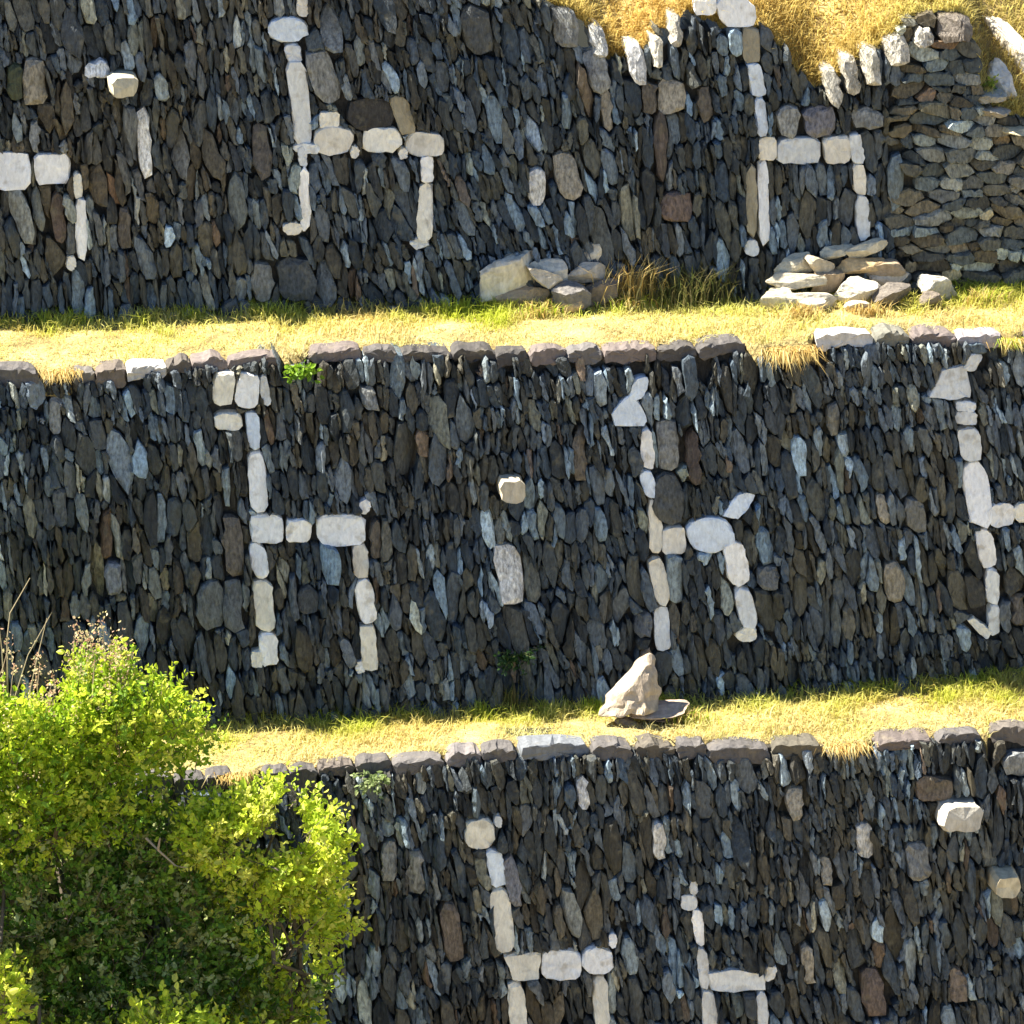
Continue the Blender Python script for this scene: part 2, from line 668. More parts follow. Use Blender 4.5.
# white stones of the llamas, each: (kind, role, shape args, tint)
WH = (0.88, 0.87, 0.84); CR = (0.82, 0.77, 0.64); BL = (0.70, 0.77, 0.84); GY = (0.68, 0.69, 0.67); TN = (0.33, 0.29, 0.20); BE = (0.76, 0.71, 0.60)
LLAMAS = [
    ('top', 'white llama cut by the left edge, two big block stones for its back', [
        ('body', (-26, 153, 33, 189, 'r'), WH), ('body', (34, 154, 71, 184, 'r'), WH),
        ('hind_leg', (73, 173, 83, 198, 'l', 1), CR), ('hind_leg', (75, 197, 87, 262, 'l', 2), WH), ('hind_leg', (66, 256, 76, 270, 'e'), BE)]),
    ('top', 'llama with oval bluish head, single long neck stone and cream back stones', [
        ('head', (267, 17, 309, 42, 'e'), BL), ('ear', (296, -4, 308, 16, 'l'), BE),
        ('neck', (285, 44, 302, 62, 'r', 4), GY), ('neck', (289, 60, 310, 146, 'r', 10), GY),
        ('front_leg', (298, 146, 307, 166, 'l', 2), GY), ('front_leg', (300, 166, 310, 232, 'l', 2), WH), ('front_leg', (282, 222, 303, 234, 'e'), BE),
        ('body', (292, 143, 321, 153, 'e'), GY), ('body', (311, 126, 355, 154, 'e'), BE), ('body', (318, 112, 340, 128, 'r'), CR),
        ('body', (361, 128, 402, 152, 'l'), CR), ('body', (404, 132, 444, 156, 'l'), BE),
        ('tail', (393, 95, 412, 134, 'r', 12), TN), ('body', (350, 146, 359, 158, 'e'), BE), ('body', (398, 148, 408, 159, 'e'), BE),
        ('hind_leg', (420, 156, 434, 182, 'r', 0), WH), ('hind_leg', (418, 184, 434, 240, 'r', -2), CR), ('hind_leg', (409, 237, 430, 248, 'e'), GY)]),
    ('top', 'llama below the grassy dip, neck of white slabs and two block back stones', [
        ('head', (694, -12, 717, 15, 'r'), WH), ('head', (716, -3, 757, 27, 'l', 8), WH),
        ('neck', (742, 28, 760, 62, 'r', 2), TN), ('neck', (748, 63, 764, 96, 'r', 6), BL), ('neck', (755, 97, 767, 136, 'r', 3), BL),
        ('body', (758, 137, 777, 160, 'r'), BE), ('body', (776, 138, 823, 163, 'r'), GY), ('body', (823, 136, 851, 163, 'r'), BE),
        ('hind_leg', (850, 134, 862, 163, 'r', 3), GY), ('hind_leg', (853, 164, 866, 194, 'r', 3), BE), ('hind_leg', (856, 196, 869, 241, 'r', 1), GY),
        ('front_leg', (758, 161, 769, 243, 'r', 1), WH), ('front_leg', (746, 164, 757, 236, 'r', 2), TN), ('front_leg', (744, 240, 759, 256, 'e'), GY)]),
    ('mid', 'llama with a cluster of pale stones for its head and four-stone legs', [
        ('head', (212, 370, 235, 406, 'l', -3), CR), ('head', (235, 372, 260, 408, 'l', -2), WH), ('head', (260, 374, 269, 404, 'l', 4), GY), ('head', (213, 413, 244, 430, 'l'), CR),
        ('neck', (246, 411, 260, 449, 'l', 3), BL), ('neck', (248, 452, 267, 512, 'r', 4), WH),
        ('body', (248, 514, 285, 543, 'r', 2), WH), ('body', (285, 519, 312, 542, 'r'), WH), ('body', (314, 514, 367, 543, 'r', 2), WH), ('tail', (359, 499, 371, 513, 'e'), WH),
        ('front_leg', (250, 544, 268, 577, 'l', 5), WH), ('front_leg', (253, 580, 275, 631, 'r', 5), CR), ('front_leg', (259, 633, 278, 666, 'r', 1), WH), ('front_leg', (251, 651, 263, 667, 'r'), CR),
        ('hind_leg', (352, 543, 369, 577, 'l', 2), BE), ('hind_leg', (356, 579, 375, 623, 'l', 6), WH), ('hind_leg', (360, 625, 378, 671, 'r', 4), CR), ('hind_leg', (355, 661, 366, 673, 'e'), WH)]),
    ('mid', 'llama with a large bluish oval body stone and slanting tail', [
        ('head', [(611, 413), (619, 402), (629, 394), (640, 402), (648, 420), (646, 426), (614, 425)], BL), ('ear', (630, 377, 647, 400, 'l', -8), BL),
        ('neck', (641, 428, 654, 469, 'l', 4), WH), ('neck', (641, 471, 656, 497, 'l', 6), BL), ('neck', (648, 498, 661, 553, 'l', 3), CR),
        ('body', (661, 527, 686, 553, 'r'), BE), ('body', (685, 518, 735, 552, 'e'), BL), ('tail', (727, 493, 750, 518, 'l', -16), BL),
        ('front_leg', (650, 557, 668, 605, 'l', 8), CR), ('front_leg', (654, 607, 670, 650, 'r', 2), GY),
        ('hind_leg', (724, 541, 748, 586, 'l', 8), WH), ('hind_leg', (736, 587, 756, 628, 'l', 8), GY), ('hind_leg', (735, 627, 758, 641, 'e', -2), CR)]),
    ('mid', 'llama at the right edge with a broad wedge-shaped head stone', [
        ('head', [(928, 396), (943, 368), (966, 365), (973, 396), (950, 399)], GY), ('ear', (965, 353, 980, 371, 'l', -8), GY),
        ('neck', (955, 401, 976, 410, 'r'), GY), ('neck', (954, 411, 977, 424, 'r'), GY), ('neck', (959, 428, 981, 460, 'r', 4), GY), ('neck', (964, 462, 990, 526, 'l', 9), WH),
        ('body', (987, 503, 1016, 526, 'l'), WH), ('body', (1013, 502, 1050, 523, 'l'), CR), ('body', (1050, 500, 1084, 524, 'l'), WH),
        ('front_leg', (976, 528, 995, 568, 'l', 6), WH), ('front_leg', (985, 568, 999, 603, 'l', 2), GY), ('front_leg', (988, 604, 1000, 634, 'l', 0), GY),
        ('front_leg', [(967, 620), (972, 617), (990, 629), (988, 638), (983, 637)], CR), ('hind_leg', (1068, 526, 1082, 570, 'l', 4), WH), ('hind_leg', (1071, 572, 1086, 622, 'l', 3), GY)]),
    ('low', 'llama with a round cream head near the shrub and plump oval rump stone', [
        ('head', (464, 819, 496, 848, 'l'), CR), ('ear', (494, 815, 502, 827, 'e'), GY),
        ('neck', (487, 850, 505, 886, 'r', 4), BL), ('neck', (493, 888, 513, 952, 'l', 8), CR),
        ('body', [(503, 955), (541, 951), (539, 978), (514, 981)], CR), ('body', (541, 950, 582, 979, 'r'), WH), ('body', (580, 947, 615, 974, 'e'), WH), ('tail', (608, 933, 617, 947, 'e'), WH),
        ('front_leg', (508, 983, 526, 1032, 'r', 4), CR), ('hind_leg', (593, 975, 608, 1030, 'r', 2), CR), ('front_leg', (516, 1034, 532, 1066, 'l', 3), CR), ('hind_leg', (597, 1032, 612, 1066, 'l', 2), WH)]),
    ('low', 'slender llama low in the wall with one long flat back stone', [
        ('ear', (689, 880, 698, 894, 'e'), GY), ('head', (681, 894, 698, 909, 'l'), GY),
        ('neck', (693, 909, 704, 946, 'l', 4), WH), ('neck', (697, 947, 709, 988, 'l', 4), GY),
        ('body', [(707, 971), (735, 968), (766, 975), (766, 989), (735, 992), (710, 989)], GY), ('tail', (765, 965, 776, 981, 'l', -4), GY),
        ('front_leg', (701, 990, 717, 1034, 'l', 4), GY), ('hind_leg', (757, 992, 768, 1032, 'r', 2), GY), ('front_leg', (706, 1036, 720, 1068, 'l', 3), GY), ('hind_leg', (761, 1034, 773, 1066, 'l', 2), GY)]),
]

# single stones of the walls that stand out (bedded in the masonry)
LG = (0.22, 0.24, 0.24); DK = (0.035, 0.033, 0.032); BR = (0.13, 0.105, 0.075); OR = (0.21, 0.125, 0.085); DB = (0.055, 0.07, 0.08)
MARKS = {
    'top': [((22, 60, 47, 106, 'r', 3), TN), ((6, 64, 24, 100, 'l'), (0.05, 0.07, 0.02)), ((85, 60, 112, 77, 'l'), BL), ((137, 106, 152, 180, 'l', 4), GY),
            ((252, 122, 272, 178, 'l', 3), BR), ((308, 50, 340, 104, 'l', 18), LG), ((344, 97, 396, 131, 'e'), DK),
            ((462, 6, 492, 54, 'r', 6), DB), ((585, 48, 608, 94, 'l', 8), LG),
            ((600, 86, 612, 132, 'l', 4), TN), ((641, 82, 657, 112, 'r'), BR), ((656, 80, 686, 113, 'r'), TN), ((660, 192, 693, 221, 'l'), OR),
            ((555, 152, 581, 199, 'l', 10), TN), ((528, 166, 546, 204, 'l'), GY), ((653, 110, 668, 182, 'l', 2), (0.10, 0.07, 0.055)), ((698, 86, 712, 122, 'l', 4), BR),
            ((776, 104, 800, 136, 'l'), LG), ((802, 106, 838, 137, 'l'), (0.17, 0.17, 0.22)), ((250, 262, 274, 300, 'l'), LG), ((276, 258, 316, 300, 'l', 3), DB),
            ((552, 8, 578, 46, 'r', 6), LG), ((30, 118, 40, 152, 'l'), LG), ((850, 108, 884, 128, 'l'), LG), ((118, 206, 132, 250, 'l', 2), BR),
            ((52, 190, 66, 246, 'l', 5), (0.14, 0.08, 0.055))],
    'mid': [((494, 545, 525, 603, 'l', 10), GY), ((656, 420, 680, 470, 'r', 2), LG), ((652, 474, 684, 524, 'l', 2), DB), ((686, 428, 700, 486, 'l', 4), (0.11, 0.07, 0.05)), 
            ((196, 580, 226, 630, 'l', 4), (0.095, 0.125, 0.14)), ((222, 578, 244, 632, 'l', 2), (0.11, 0.135, 0.15)), ((222, 512, 244, 580, 'l', 4), BR),
            ((48, 396, 62, 434, 'l'), LG), ((104, 560, 122, 596, 'l'), (0.18, 0.2, 0.23)), ((60, 620, 88, 660, 'l', 2), DB),
            ((572, 426, 586, 480, 'l', 2), BR), ((826, 402, 840, 436, 'l'), LG), ((883, 560, 904, 602, 'l', 4), TN),
            ((757, 566, 780, 588, 'r'), (0.12, 0.14, 0.15)), ((905, 500, 926, 532, 'l', 3), LG), ((634, 610, 652, 636, 'r'), (0.10, 0.13, 0.17)), ((1010, 590, 1024, 626, 'l'), BR),
            ((876, 492, 888, 524, 'l', 5), TN), ((370, 520, 382, 560, 'l'), BR), ((296, 586, 320, 612, 'l'), DB), ((360, 386, 378, 410, 'l', 5), LG)],
    'low': [((1002, 752, 1040, 776, 'l'), LG), ((855, 822, 874, 858, 'r', 2), GY), ((440, 900, 462, 966, 'l', 10), (0.19, 0.14, 0.10)), ((914, 776, 956, 800, 'l'), (0.18, 0.12, 0.07)),
            ((576, 775, 588, 808, 'l', 3), GY), ((786, 786, 804, 818, 'l', 3), TN), ((802, 944, 813, 984, 'l', 3), TN), ((905, 840, 930, 880, 'l', 5), LG),
            ((504, 856, 520, 906, 'l', 8), (0.22, 0.23, 0.28)), ((820, 856, 832, 886, 'l', 3), TN), ((380, 840, 398, 880, 'l'), LG), ((408, 850, 424, 896, 'l', 2), LG),
            ((948, 966, 966, 1004, 'l', 4), (0.18, 0.13, 0.09)), ((860, 968, 886, 1018, 'l', 6), (0.17, 0.11, 0.08)), ((652, 820, 666, 862, 'l', 3), GY)],
}
# long throughstones that jut out as steps: px outline, tint, outward reach, label
STEPS = {
    'top': [((106, 70, 138, 92, 'r'), (0.50, 0.46, 0.34), 0.20, 'pale stub jutting from the wall')],
    'mid': [((496, 472, 523, 497, 'l'), (0.45, 0.40, 0.30), 0.17, 'cream stub jutting from mid wall')],
    'low': [((934, 799, 978, 824, 'r', -4), (0.48, 0.45, 0.38), 0.17, 'blocky white stub jutting from the wall'),
            ((986, 866, 1018, 888, 'l'), (0.50, 0.44, 0.30), 0.20, 'tapering cream stub jutting from the wall')],
}


def seg(x0, x1, top, h):
    return (x0, top, x1, top + h)


EDGE = [((824, 66, 840, 104, 'l', 6), CR), ((842, 54, 858, 94, 'l', 5), BE), ((861, 46, 878, 84, 'l', 4), CR), ((884, 34, 908, 64, 'l', 3), BE), ((626, 42, 645, 80, 'l', 8), WH),
        ((650, 34, 662, 66, 'l', 3), CR), ((668, 14, 682, 46, 'l', 2), BE), ((934, 14, 970, 40, 'r'), (0.26, 0.22, 0.18)), ((912, 26, 932, 46, 'l'), BE), ((590, 24, 606, 56, 'l', 8), GY)]


# coping stones: px x0, x1, height px, tint, drop of the top below the line
CP = (0.21, 0.19, 0.185); CPB = (0.20, 0.165, 0.135); CPL = (0.50, 0.48, 0.45); CPD = (0.14, 0.125, 0.12); CPR = (0.26, 0.20, 0.18)
COPING = {
    'mid': [(-190, -130, 20, CP, 0), (-130, -60, 22, CPB, 0), (-60, -3, 20, CP, 0), (-2, 44, 21, CP, 0), (78, 101, 24, (0.28, 0.25, 0.22), 2), (101, 131, 23, (0.22, 0.17, 0.13), 1), (131, 172, 18, CPL, 1),
            (172, 196, 15, CPB, 0), (196, 232, 17, CPR, 1), (232, 284, 13, CPR, 0), (314, 368, 18, CPR, 0), (368, 403, 14, CPD, 1), (403, 456, 12, CPD, 1), (456, 500, 13, CPD, -1), (500, 532, 14, CPD, 0),
            (533, 570, 17, CPR, 0), (570, 606, 17, CP, 0), (606, 660, 17, CPR, 1), (661, 700, 16, CPD, 1), (700, 748, 16, CPD, 1),
            (818, 876, 21, CPL, -1), (877, 911, 19, (0.30, 0.29, 0.22), -2), (914, 958, 18, CPR, 0), (959, 1005, 18, (0.34, 0.30, 0.31), 0), (1026, 1080, 19, CP, 0), (1080, 1140, 20, CPL, 0), (1140, 1200, 18, CPR, 0)],
    'low': [(-190, -120, 20, CP, 0), (-120, -60, 22, CPB, 0), (-60, 0, 20, CP, 0), (0, 60, 22, CPB, 0), (60, 120, 22, CPB, 0), (120, 162, 22, CP, 0), (163, 196, 26, CPD, 1), (196, 222, 24, CPD, 0),
            (252, 280, 24, CPD, 0), (281, 308, 30, CPD, 0), (309, 347, 15, (0.2, 0.16, 0.13), 0), (348, 384, 20, CPD, -2), (385, 438, 16, CP, 1), (440, 475, 16, (0.24, 0.21, 0.21), 0), (476, 510, 18, CP, 0),
            (512, 585, 22, (0.23, 0.26, 0.30), -2), (586, 628, 18, CP, 1), (632, 671, 20, (0.18, 0.15, 0.11), 1), (673, 703, 19, CP, -1), (704, 767, 25, CP, 1), (769, 820, 18, (0.15, 0.13, 0.09), 2),
            (872, 932, 14, CPR, 0), (934, 981, 15, CP, -1), (991, 1036, 20, CPB, -2), (1037, 1100, 19, CP, 0), (1101, 1150, 18, CPB, 0), (1151, 1200, 18, CP, 0)],
}
TOPLINE = {'mid': MID_TOP, 'low': LOW_TOP}


def outline(k, sh):
    return px_poly(k, sh if isinstance(sh, list) else shape(*sh))


WALL_LABEL = {
    'top': 'uppermost dark stone retaining wall with ragged grassy top and three white llamas',
    'mid': 'middle dark stone retaining wall between the two grassy terraces',
    'low': 'lowest dark stone retaining wall running down behind the green shrubs',
}
u_l, u_r = -5.2, 5.2


def make_wall(k, regions, vlo, seed):
    rng = np.random.default_rng(seed)
    root = thing('retaining_wall', WALL_LABEL[k], 'stone wall', P(k, 0, vlo), 'stone terrace retaining walls', 'thing')
    blockers = []
    special = []
    lls = [l for l in LLAMAS if l[0] == k]
    for _, lab, stones in lls:
        for role, sh, tint in stones:
            blockers.append(convex(outline(k, sh)))
    for sh, tint in MARKS[k]:
        o = convex(outline(k, sh))
        blockers.append(o); special.append((o, tint))
    for sh, tint, reach, lab in STEPS[k]:
        blockers.append(convex(outline(k, sh)))
    edge = [(convex(outline(k, sh)), t) for sh, t in EDGE] if k == 'top' else []
    blockers += [o for o, t in edge]
    mb = MB()
    n = masonry(mb, k, regions, blockers, rng)
    for o, tint in edge:
        stone_solid(mb, k, resample(chaikin(o, 0.12), 14) + rng.normal(0, 0.006, (14, 2)), rng, rng.uniform(0.45, 0.75) * np.array(tint), front=0.05, depth=0.25, out=rng.uniform(0.0, 0.04), tilt=0.2, gap=0.0, ridge=0.5, rough=0.006, tvm=-0.5)
    for o, tint in special:
        stone_solid(mb, k, resample(chaikin(o, 0.12), 14) + rng.normal(0, 0.006, (14, 2)), rng, (0.55 * np.array(tint) + 0.45 * np.mean(tint)) * rng.uniform(0.75, 1.05), front=rng.uniform(.018, .036), depth=0.12, out=rng.uniform(-0.012, 0.015), tilt=0.2, gap=0.002, ridge=0.45, rough=0.006)
    # earth and rubble core behind the face stones
    us = np.linspace(u_l, u_r, 160)
    V, F = [], []
    tl = regions[0]['core']
    for u in us:
        t = float(tl(u))
        V += [P(k, u, vlo - 0.3, -0.085), P(k, u, t, -0.085), P(k, u, t, -0.5), P(k, u, vlo - 0.3, -0.5)]
    for i in range(len(us) - 1):
        a = 4 * i
        for j in range(4):
            F.append((a + j, a + 4 + j, a + 4 + (j + 1) % 4, a + (j + 1) % 4))
    F += [(0, 1, 2, 3), tuple(4 * (len(us) - 1) + j for j in (3, 2, 1, 0))]
    mb.put(V, F, (0.040, 0.036, 0.030))
    build(mb, 'stonework', MSTONE, root)
    # llamas
    for _, lab, stones in lls:
        roles = {}
        for role, sh, tint in stones:
            roles.setdefault(role, []).append((sh, tint))

        def part(name, lst, parent):
            m = MB()
            for sh, tint in lst:
                o = resample(convex(outline(k, sh)), 18)
                stone_solid(m, k, o, rng, np.array(tint) * np.array((0.98, 1.0, 1.03)) * rng.uniform(0.92, 1.06), front=0.014, depth=0.10, out=0.004, tilt=0.10, face=0.93, gap=0.0, rough=0.005)
            return build(m, name, MWHITE, parent)
        body = part('llama_figure', roles['body'], root)
        body['label'] = lab
        for role, lst in roles.items():
            if role != 'body':
                part({'front_leg': 'leg', 'hind_leg': 'leg'}.get(role, role), lst, body)
    for sh, tint, reach, lab in STEPS[k]:
        m = MB()
        o = resample(convex(outline(k, sh)), 14)
        stone_solid(m, k, o, rng, tint, front=reach, depth=0.10, out=0.0, tilt=0.15, face=0.86, gap=0.001, rough=0.006)
        build(m, 'step_stone', MROCK, root)['label'] = lab
    # coping
    if k in COPING:
        for x0, x1, h, tint, drop in COPING[k]:
            m = MB()
            ua = uv(k, x0, 0 if False else 500)[0]; ub = uv(k, x1, 500)[0]
            # the pixel column shifts a little with depth: fix on the line itself
            va = float(TOPLINE[k](ua)); vb = float(TOPLINE[k](ub))
            hh = h / PXM
            d = -drop / PXM
            pts = []
            nn = 6
            tap = rng.uniform(-0.25, 0.25); hw = rng.uniform(0.62, 0.95)
            for i in range(nn):
                t = i / (nn - 1)
                pts.append((ua + (ub - ua) * t, va + (vb - va) * t - hh * hw * (1 + tap * (t - .5)) + d + rng.normal(0, 0.010)))
            for i in range(nn):
                t = 1 - i / (nn - 1)
                pts.append((ua + (ub - ua) * t, va + (vb - va) * t + d + rng.normal(0, 0.008) - 0.02 * (abs(t - .5) > .45)))
            o = resample(chaikin(pts, 0.22), 22)
            stone_solid(m, k, o, rng, (0.7 * np.array(tint) + 0.3 * np.mean(tint)) * rng.uniform(0.7, 1.1) * (1.0 if np.mean(tint) > 0.28 else 0.62), front=rng.uniform(0.012, 0.03), depth=rng.uniform(0.12, 0.2), out=rng.uniform(-0.04, -0.005), tilt=0.10, face=0.94, gap=0.0, rough=0.009, tvm=0.40)
            build(m, 'coping_stone', MROCK, root)
    return root


_cov = {}
GAP = 0.075


def cover(k, u):
    """how far the coping reaches down at u"""
    if k not in _cov:
        _cov[k] = [(uv(k, a, 500)[0], uv(k, b, 500)[0], h * 0.78 / PXM - 0.05) for a, b, h, t, d in COPING[k]]
    for a, b, h in _cov[k]:
        if a - 0.02 <= u <= b + 0.02:
            return h
    return GAP


always = lambda u, v: True
u_split = uv('top', 892, 150)[0]
make_wall('mid', [dict(p0=u_l, p1=u_r, q0=-0.35, q1=3.0, row=0.172, wid=0.052, split=0.35, ridge=0.55, inside=always,
                       top=lambda u: MID_TOP(u) - cover('mid', u), core=lambda u: MID_TOP(u) - 0.06)], -0.2, 21)
make_wall('low', [dict(p0=u_l, p1=u_r, q0=LOW_BASE_V - 0.25, q1=0.4, row=0.180, wid=0.052, split=0.35, ridge=0.55, inside=always,
                       top=lambda u: LOW_TOP(u) - cover('low', u), core=lambda u: LOW_TOP(u) - 0.06)], LOW_BASE_V - 0.1, 22)
make_wall('top', [dict(p0=u_l, p1=u_split + 0.5, q0=-0.4, q1=3.5, row=0.180, wid=0.053, split=0.35, ridge=0.55, inside=lambda u, v: u < u_split + 0.04 * math.sin(v * 9),
                       top=TOP_TOP, core=lambda u: min(float(TOP_TOP(x)) for x in np.linspace(u - 0.14, u + 0.14, 9)) - 0.05),
                  dict(p0=u_split - 0.6, p1=u_r, q0=-0.4, q1=3.2, row=0.078, wid=0.165, split=0, ridge=0.15, tone=(2.0, 1.72, 1.35), inside=lambda u, v: u >= u_split + 0.04 * math.sin(v * 9),
                       top=TOP_TOP)], -0.2, 23)

# ------------------------------------------------------------------ ground
def strip(name, front, back, mat, rows=10, rough=0.02, kind='structure', nu=240, ulo=u_l, uhi=u_r):
    """sheet between two edge curves front(u), back(u) -> xyz"""
    us = np.linspace(ulo, uhi, nu)
    V, F = [], []
    for u in us:
        a = np.array(front(u)); b = np.array(back(u))
        for j in range(rows):
            t = max(0, (j - 1) / (rows - 2))
            p = a + (b - a) * t
            if j == 0:
                p = a + np.array((0, -0.005, -0.16))
            if j == 1:
                p[1] += 0.05 * float(N1(u * 6, 2))
                p[2] += 0.02 * float(N2(u * 9, 2)) - 0.01
            if 0 < j < rows - 1:
                p[2] += rough * (float(N2(u * 3.1 + 8, t * 4)) - 0.5) * 2
            V.append(p)
    for i in range(nu - 1):
        for j in range(rows - 1):
            F.append((i * rows + j, (i + 1) * rows + j, (i + 1) * rows + j + 1, i * rows + j + 1))
    mb = MB()
    mb.put(V, F, (0.3, 0.25, 0.1))
    o = build(mb, name, mat, None, True)
    tag(o, kind=kind)
    return o


LOW_EDGE = lambda u: P('low', u, LOW_TOP(u) - 0.028, -0.12 + 0.12 * (cover('low', u) == GAP))
MID_FOOT = lambda u: P('mid', u, MID_BASE(u) - 0.02, -0.08)
MID_EDGE = lambda u: P('mid', u, MID_TOP(u) - 0.028, -0.12 + 0.12 * (cover('mid', u) == GAP))
TOP_FOOT = lambda u: P('top', u, TOP_BASE(u) - 0.02, -0.08)
strip('terrace_ground', LOW_EDGE, MID_FOOT, MGROUND)
strip('terrace_ground', MID_EDGE, TOP_FOOT, MGROUND)

# hillside behind the top wall: follows the ragged wall top, then climbs
HX = np.linspace(u_l, u_r, 300)


def hill_z(u, back):
    """height of the turf a distance behind the wall face"""
    t = TOP_TOP(u)
    x0, y0, z0 = P('top', 0, 0)
    z = z0 + t * S.z - 0.015
    return z + back * 0.52 + 0.12 * (N1(u * 1.7 + 3, back * 1.5) - 0.5) * np.minimum(1, back * 3)


def hill_pt(u, back):
    t = float(TOP_TOP(u))
    p = P('top', u, t, -0.06)
    # smooth the ragged edge out with distance
    f = min(1.0, back / 1.6)
    us = np.linspace(u - 0.6, u + 0.6, 9)
    zs = np.mean([P('top', 0, float(TOP_TOP(x)))[2] for x in us])
    z = (p[2] - 0.03) * (1 - f) + zs * f
    return (u, p[1] + back, z + back * 0.50 + 0.14 * (float(N1(u * 1.7 + 3, back * 1.5)) - 0.5) * min(1, back * 3))


backs = [0, 0.05, 0.12, 0.22, 0.35, 0.5, 0.7, 0.95, 1.3, 1.8, 2.6, 4, 7, 12, 25, 60]
V, F = [], []
for u in HX:
    for b in backs:
        V.append(hill_pt(u, b))
nb = len(backs)
for i in range(len(HX) - 1):
    for j in range(nb - 1):
        F.append((i * nb + j, (i + 1) * nb + j, (i + 1) * nb + j + 1, i * nb + j + 1))
mb = MB(); mb.put(V, F, (0.3, 0.25, 0.1))
tag(build(mb, 'hillside', MHILL, None, True), kind='structure')

# ground below the lowest wall, falling away, and the flanking slopes
zb = P('low', 0, LOW_BASE_V)[2]
yb = ORG['low'].y + LOW_BASE_V * S.y
V = []
F = []
xs = [-60, -25, -12, -7, -5.2, -3, 0, 3, 5.2, 7, 12, 25, 60]
ys = [(yb + 0.2, zb), (yb - 1.6, zb - 0.1), (yb - 2.4, zb - 0.9), (yb - 6, zb - 4), (yb - 40, zb - 30), (yb - 300, zb - 60), (yb - 1500, zb - 80)]
for x in xs:
    for y, z in ys:
        V.append((x * (1 if y > -100 else 12), y, z + 0.1 * math.sin(x * 1.3)))
for i in range(len(xs) - 1):
    for j in range(len(ys) - 1):
        a = i * len(ys) + j
        F.append((a, a + 1, a + 1 + len(ys), a + len(ys)))
mb = MB(); mb.put(V, F, (0.2, 0.2, 0.1))
tag(build(mb, 'ground', MHILL, None, True), kind='structure')


# ------------------------------------------------------------------ grass
STRAW = np.array((0.69, 0.62, 0.21)); PALE = np.array((0.74, 0.68, 0.40)); GREEN = np.array((0.50, 0.56, 0.06)); GOLD = np.array((0.58, 0.40, 0.12)); OLIVE = np.array((0.17, 0.19, 0.05))


def blades(mb, base, h, wid, ang, bend, col, rng):
    """n blades: base (n,3), height, width, azimuth of lean, bend; five vertices each"""
    n = len(base)
    ca, sa = np.cos(ang), np.sin(ang)
    wa = ang + math.pi / 2 + rng.normal(0, 0.5, n)
    wx, wy = np.cos(wa) * wid / 2, np.sin(wa) * wid / 2
    V = np.zeros((n, 5, 3))
    V[:, 0] = base + np.stack([-wx, -wy, np.zeros(n)], 1)
    V[:, 1] = base + np.stack([wx, wy, np.zeros(n)], 1)
    mid = base + np.stack([ca * h * bend * 0.35, sa * h * bend * 0.35, h * 0.6], 1)
    V[:, 2] = mid + np.stack([wx * 0.8, wy * 0.8, np.zeros(n)], 1)
    V[:, 3] = mid - np.stack([wx * 0.8, wy * 0.8, np.zeros(n)], 1)
    V[:, 4] = base + np.stack([ca * h * bend, sa * h * bend, h * (1.0 - 0.25 * bend)], 1)
    i0 = np.arange(n) * 5 + mb.n
    quads = np.stack([i0, i0 + 1, i0 + 2, i0 + 3], 1).tolist()
    tris = np.stack([i0 + 3, i0 + 2, i0 + 4], 1).tolist()
    mb.v.append(V.reshape(-1, 3)); mb.f.extend(quads); mb.f.extend(tris)
    mb.c.append(np.repeat(col, 5, 0)); mb.n += n * 5


